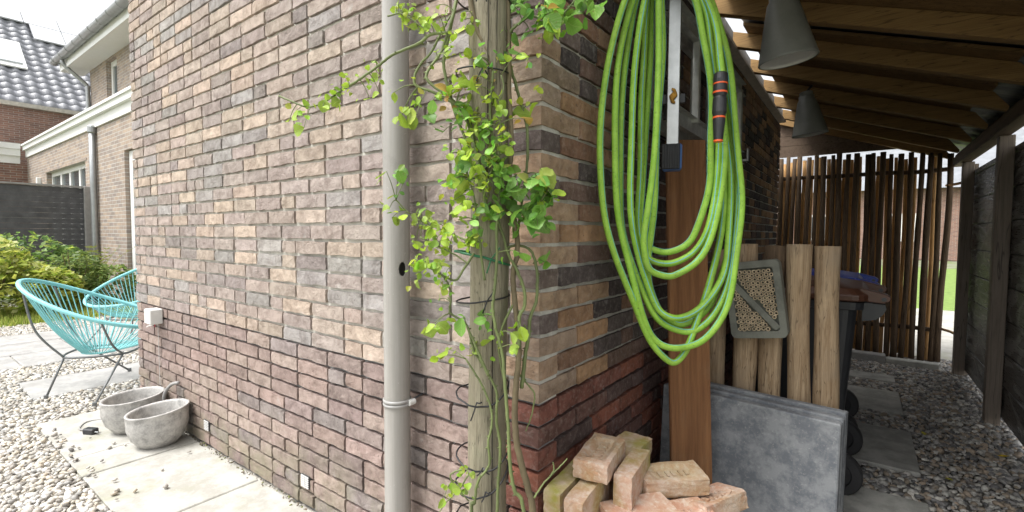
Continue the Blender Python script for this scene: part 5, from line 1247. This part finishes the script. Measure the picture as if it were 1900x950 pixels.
# feathery plant
rnd = random.Random(9); fp = empty("feathery_plant", (-9.1, 1.12, 0), "feathery pale green plant beside the fence post", "plant")
for i in range(34):
    a = rnd.uniform(0, 6.28); h = rnd.uniform(.5, .95); sp = rnd.uniform(.15, .5); b = MB()
    pts = [Vector((-9.1 + math.cos(a) * sp * t * t, 1.12 + math.sin(a) * sp * t * t, h * (t - .25 * t * t) * 1.3)) for t in [j / 9 for j in range(10)]]
    b.tube(pts, [.006 * (1 - .08 * j) for j in range(10)], 4)
    for j in range(2, 10):
        for s in (-1, 1):
            d = Vector((-math.sin(a) * s, math.cos(a) * s, .35)).normalized(); L = .11 * (1 - abs(j - 5) / 9); T = Vector((0, 0, .012))
            b.add([pts[j], pts[j] + d * L * .5 + T, pts[j] + d * L, pts[j] + d * L * .5 - T], [(0, 1, 2), (0, 2, 3)])
    b.C = [tuple(v * rnd.uniform(.9, 1.1) for v in (.33, .38, .10))] * len(b.V)
    b.build("frond", M_foliage, fp, fixn=False)
# grass strip
mb = MB(); rnd = random.Random(12)
for i in range(9000):
    x = rnd.uniform(-8.35, -7.45) - abs(rnd.gauss(0, .25)); y = rnd.uniform(-1.4, 1.6)
    if not in_frame((x, y, .05), 40): continue
    h = rnd.uniform(.05, .14) * (1.3 if x < -8 else .9); a = rnd.uniform(0, 6.28); l = rnd.uniform(0, .06)
    w = Vector((math.cos(a + 1.57), math.sin(a + 1.57), 0)) * .006; t = Vector((x + math.cos(a) * l, y + math.sin(a) * l, h)); p0 = Vector((x, y, -.01))
    v = rnd.uniform(.7, 1.2); mb.add([p0 - w, p0 + w, t], [(0, 1, 2)], tuple(q * v for q in rnd.choice(YG[1:4] + [(.3, .38, .08)])))
gr = mb.build("grass", M_grass, None, fixn=False); tag(gr, "short bright grass strip in front of the shrubs", "grass", kind="stuff")

# ================================================================== black slatted fence at the back left
sf = empty("slatted_fence", (-11.1, .4, 0), "black horizontal slatted fence with grey end post behind the shrubs", "fence")
for i in range(20):
    MB().box(-11.13, -11.10, -1.6, 1.40, .06 + i * .095, .06 + i * .095 + .0925).build("slat", M_blackslat, sf)
MB().box(-11.16, -11.06, -1.6, 1.40, 1.965, 1.995).build("cap_rail", M_greypost, sf)
MB().cbox((-11.1, 1.465, 1.0), (.06, .06, 1.0), .008).build("post", M_greypost, sf)

# ================================================================== own house: extension and upper storey
hs_ = empty("brick_house", (-11, 1.5, 0), "brick house with white cornice, white doors and upper storey", "house")
def wall_y(name, x0, x1, y, z0, z1, holes, mat, parent, th=.25):
    """wall in plane y facing -Y with rectangular openings"""
    xs = sorted({x0, x1, *[h[0] for h in holes], *[h[1] for h in holes]}); zs = sorted({z0, z1, *[h[2] for h in holes], *[h[3] for h in holes]})
    b = MB()
    for i in range(len(xs) - 1):
        for j in range(len(zs) - 1):
            cx, cz = (xs[i] + xs[i + 1]) / 2, (zs[j] + zs[j + 1]) / 2
            if any(h[0] < cx < h[1] and h[2] < cz < h[3] for h in holes): continue
            b.add([(xs[i], y, zs[j]), (xs[i + 1], y, zs[j]), (xs[i + 1], y, zs[j + 1]), (xs[i], y, zs[j + 1])], [(0, 1, 2, 3)])
    for h in holes:
        a, c, d, e = h
        b.add([(a, y, d), (a, y + .12, d), (a, y + .12, e), (a, y, e)], [(0, 1, 2, 3)]); b.add([(c, y, d), (c, y + .12, d), (c, y + .12, e), (c, y, e)], [(0, 1, 2, 3)])
        b.add([(a, y, e), (c, y, e), (c, y + .12, e), (a, y + .12, e)], [(0, 1, 2, 3)]); b.add([(a, y, d), (c, y, d), (c, y + .12, d), (a, y + .12, d)], [(0, 1, 2, 3)])
    return b.build(name, mat, parent, fixn=False)
def window(parent, x0, x1, y, z0, z1, nm, panes=1, fr=.07):
    b = MB(); b.box(x0, x1, y, y + .06, z1 - fr, z1); b.box(x0, x1, y, y + .06, z0, z0 + fr); b.box(x0, x0 + fr, y, y + .06, z0 + fr, z1 - fr); b.box(x1 - fr, x1, y, y + .06, z0 + fr, z1 - fr)
    w = b.build(nm, M_white, parent)
    W = (x1 - x0 - 2 * fr) / panes
    for i in range(panes):
        if i: MB().box(x0 + fr + i * W - .06, x0 + fr + i * W + .06, y + .001, y + .058, z0 + fr + .001, z1 - fr - .001).build("mullion", M_white, w)
        a, c = x0 + fr + i * W + (.06 if i else 0), x0 + fr + (i + 1) * W - (.06 if i < panes - 1 else 0)
        MB().box(a, c, y + .03, y + .036, z0 + fr, z1 - fr).build("pane", M_glass, w)
    return w
HY = 1.5
wall_y("extension_wall", -16.7, -5.0, HY, -.02, 3.03, [(-14.6, -11.35, .05, 2.50), (-9.05, -7.9, .05, 2.48)], M_far1, hs_)
window(hs_, -14.6, -11.35, HY + .09, .05, 2.50, "patio_door", 4, .09)
MB().box(-14.7, -11.25, HY - .01, HY + .1, 2.505, 2.56).build("lintel", M_far1, hs_)
window(hs_, -9.04, -7.91, HY + .06, .05, 2.47, "back_door", 1, .16)
for (z0, z1, dy) in ((3.032, 3.20, .03), (3.202, 3.30, .09), (3.302, 3.345, .12)):
    MB().box(-16.66, -4.9, HY - dy, HY + .06, z0, z1).build("cornice", M_white, hs_)
MB().box(-16.7, -4.9, HY + .06, 6, 3.0, 3.05).build("extension_roof", simple("roofing_felt", (.06, .06, .06), .9), hs_)
dp = [(-10.57, HY - .06, z) for z in (0, 1, 2, 2.98)]
MB().tube(dp, .05, 14).build("downpipe", M_zinc, hs_, smooth=True); MB().lathe((-10.57, HY - .06, 2.92), [(.052, 0), (.065, .02), (.065, .12), (.052, .14)], 16).build("pipe_collar", M_zinc, hs_)
MB().cbox((-15.2, HY - .04, 2.33), (.05, .04, .10), .01).build("wall_lamp", M_white, hs_)
# upper storey
wall_y("upper_wall", -14.86, -6, 2.4, 3.05, 5.5, [(-13.55, -12.78, 4.08, 5.08)], M_far1, hs_)
MB().add([(-14.86, 2.4, 3.05), (-14.86, 8, 3.05), (-14.86, 8, 5.5), (-14.86, 2.4, 5.5)], [(0, 1, 2, 3)]).build("gable_wall", M_far1, hs_)
window(hs_, -13.55, -12.78, 2.49, 4.08, 5.08, "upper_window", 1, .12)
MB().box(-15.55, -5.5, 1.98, 2.42, 5.12, 5.20).build("soffit", M_white, hs_)
gt = MB(); prof = [(math.cos(R(a)) * .085, math.sin(R(a)) * .085) for a in range(180, 361, 15)]
V = []; F = []
for x in (-15.70, -5.4):
    for (u, w) in prof: V.append((x, 1.90 + u, 5.37 + w))
m = len(prof)
for j in range(m - 1): F.append((j, j + 1, m + j + 1, m + j))
F.append(tuple(range(m)))
gt.add(V, F); go = gt.build("gutter", M_zinc, hs_, smooth=False); s_ = go.modifiers.new("thick", 'SOLIDIFY'); s_.thickness = .012
for i in range(16):
    x = -15.4 + i * .62
    MB().tube([(x, 1.90 + math.cos(R(a)) * .099, 5.37 + math.sin(R(a)) * .099) for a in range(180, 361, 20)], .008, 6).build("gutter_bracket", M_zinc, go)
MB().add([(-15.7, 1.86, 5.36), (-5.4, 1.86, 5.36), (-5.4, 6.4, 8.6), (-15.7, 6.4, 8.6)], [(0, 1, 2, 3)]).build("roof", M_tile, hs_)
MB().box(-15.66, -5.4, 1.995, 2.02, 5.2, 5.36).build("fascia", M_white, hs_)
MB().tube(catmull([(-15.0, 1.92, 5.28), (-14.98, 1.96, 5.15), (-14.9, 2.2, 4.9), (-14.86, 2.33, 4.75), (-14.85, 2.345, 4.6), (-14.85, 2.345, 3.3)], 5), .045, 12).build("upper_downpipe", M_zinc, hs_, smooth=True)

# ================================================================== neighbour's house
nb = empty("neighbour_house", (-20, 3, 0), "neighbouring brick house with dark pantile roof and solar panels", "house")
MB().box(-20.6, -20.0, -4, 9, -.02, 5.0).build("wall", M_far2, nb)
MB().box(-20.0, -16.7, -3, HY, -.02, 2.86).build("extension_wall", M_far2, nb)
for (z0, z1, dx) in ((2.862, 3.05, .03), (3.052, 3.22, .09), (3.222, 3.36, .13)):
    MB().box(-19.99, -16.7 + dx, -3, HY - .13, z0, z1).build("cornice", M_white, nb)
MB().box(-20.02, -19.86, -4, 9, 4.90, 5.02).build("gutter", simple("cream_gutter", (.45, .42, .36), .6), nb)
sl = .9; ang = math.atan(sl)
rf = MB().add([(-19.9, -4, 5.0), (-19.9, 9, 5.0), (-24.6, 9, 5.0 + 4.7 * sl), (-24.6, -4, 5.0 + 4.7 * sl)], [(0, 1, 2, 3)]).build("roof", M_tile, nb, fixn=False)
tb = MB(); V = []; F = []
TW, TE = .30, .345; upv = Vector((-math.cos(ang), 0, math.sin(ang))); nv = Vector((math.sin(ang), 0, math.cos(ang)))
for row, (d, lift) in enumerate(((-.02, .0), (0, .055), (TE + .04, .02))):
    for i in range(9):
        t = i / 8; hgt = .035 * math.sin(t * 2 * math.pi + .4)
        V.append(Vector((0, t * TW, 0)) + upv * d + nv * (hgt + lift))
for r_ in range(2):
    for i in range(8): F.append((r_ * 9 + i, r_ * 9 + i + 1, (r_ + 1) * 9 + i + 1, (r_ + 1) * 9 + i))
TM = bpy.data.meshes.new("pantile"); TM.from_pydata(V, [], F); TM.materials.append(M_tile); TM.polygons.foreach_set("use_smooth", [True] * len(F))
cntt = 0
for r_ in range(18):
    for c_ in range(13):
        y = .75 + c_ * TW; P = Vector((-19.92, y, 5.0)) + upv * (r_ * TE) + nv * .01
        q = project(P + Vector((0, .15, 0)))
        if q[0] < -25 or q[0] > 178 or q[1] < -10: continue
        inst("pantile", TM, rf, P); cntt += 1
def on_roof(y0, y1, x0, x1, h): 
    V = [];
    for hh in (h, h + .05):
        for (x, y) in ((x0, y0), (x0, y1), (x1, y1), (x1, y0)): V.append(Vector((x, y, 5.0 + (-19.9 - x) * sl)) + nv * hh)
    return MB().add(V, [(0, 1, 2, 3), (4, 5, 6, 7), (0, 1, 5, 4), (1, 2, 6, 5), (2, 3, 7, 6), (3, 0, 4, 7)])
for (y0, y1, x0, x1) in ((2.72, 3.55, -23.0, -23.75), (3.57, 4.4, -23.0, -23.75), (2.60, 3.55, -23.78, -24.5), (3.57, 4.5, -23.78, -24.5), (1.6, 2.58, -23.78, -24.5), (.6, 1.58, -23.78, -24.5)):
    on_roof(y0, y1, x0, x1, .10).build("solar_panel", M_panel, rf)
sk = on_roof(1.3, 2.28, -21.35, -22.6, .08).build("skylight", M_white, rf)
on_roof(1.38, 2.18, -21.5, -22.45, .135).build("glass", simple("bright_glass", (.55, .58, .6), .1, var=.05), sk)

# ================================================================== beyond the pole screen
lawn = MB().box(-14, 14, 9, 22, -.028, .0).build("lawn", simple("lawn", (.16, .24, .05), .95, var=.3, nscale=9, bump=.5, bscale=90)); tag(lawn, "green lawn beyond the pole screen", "lawn", kind="structure")
pav = MB().box(-6, 6, 4.96, 9, -.028, -.004).build("pavement", M_paver); tag(pav, "pale pavement beyond the pole screen", "pavement", kind="structure")
out2 = MB().box(1.72, 6, -4, 4.95, -.028, -.008).build("side_pavement", M_paver); tag(out2, "pale paving outside the blackened fence", "pavement", kind="structure")
fh = empty("far_house", (6, 30, 0), "distant brick house with grey roof glimpsed beside the fence post", "house")
MB().box(-4, 20, 30, 31, 0, 3.6).build("wall", M_far2, fh)
MB().add([(-4.4, 29.6, 3.5), (20.4, 29.6, 3.5), (20.4, 35, 8.5), (-4.4, 35, 8.5)], [(0, 1, 2, 3)]).build("roof", simple("grey_slate", (.22, .23, .25), .7, var=.15, nscale=4), fh)
for x in (-2, 1.6, 5.2, 8.8, 12.4): window(fh, x, x + 1.3, 29.94, .9, 2.3, "window", 2, .12)
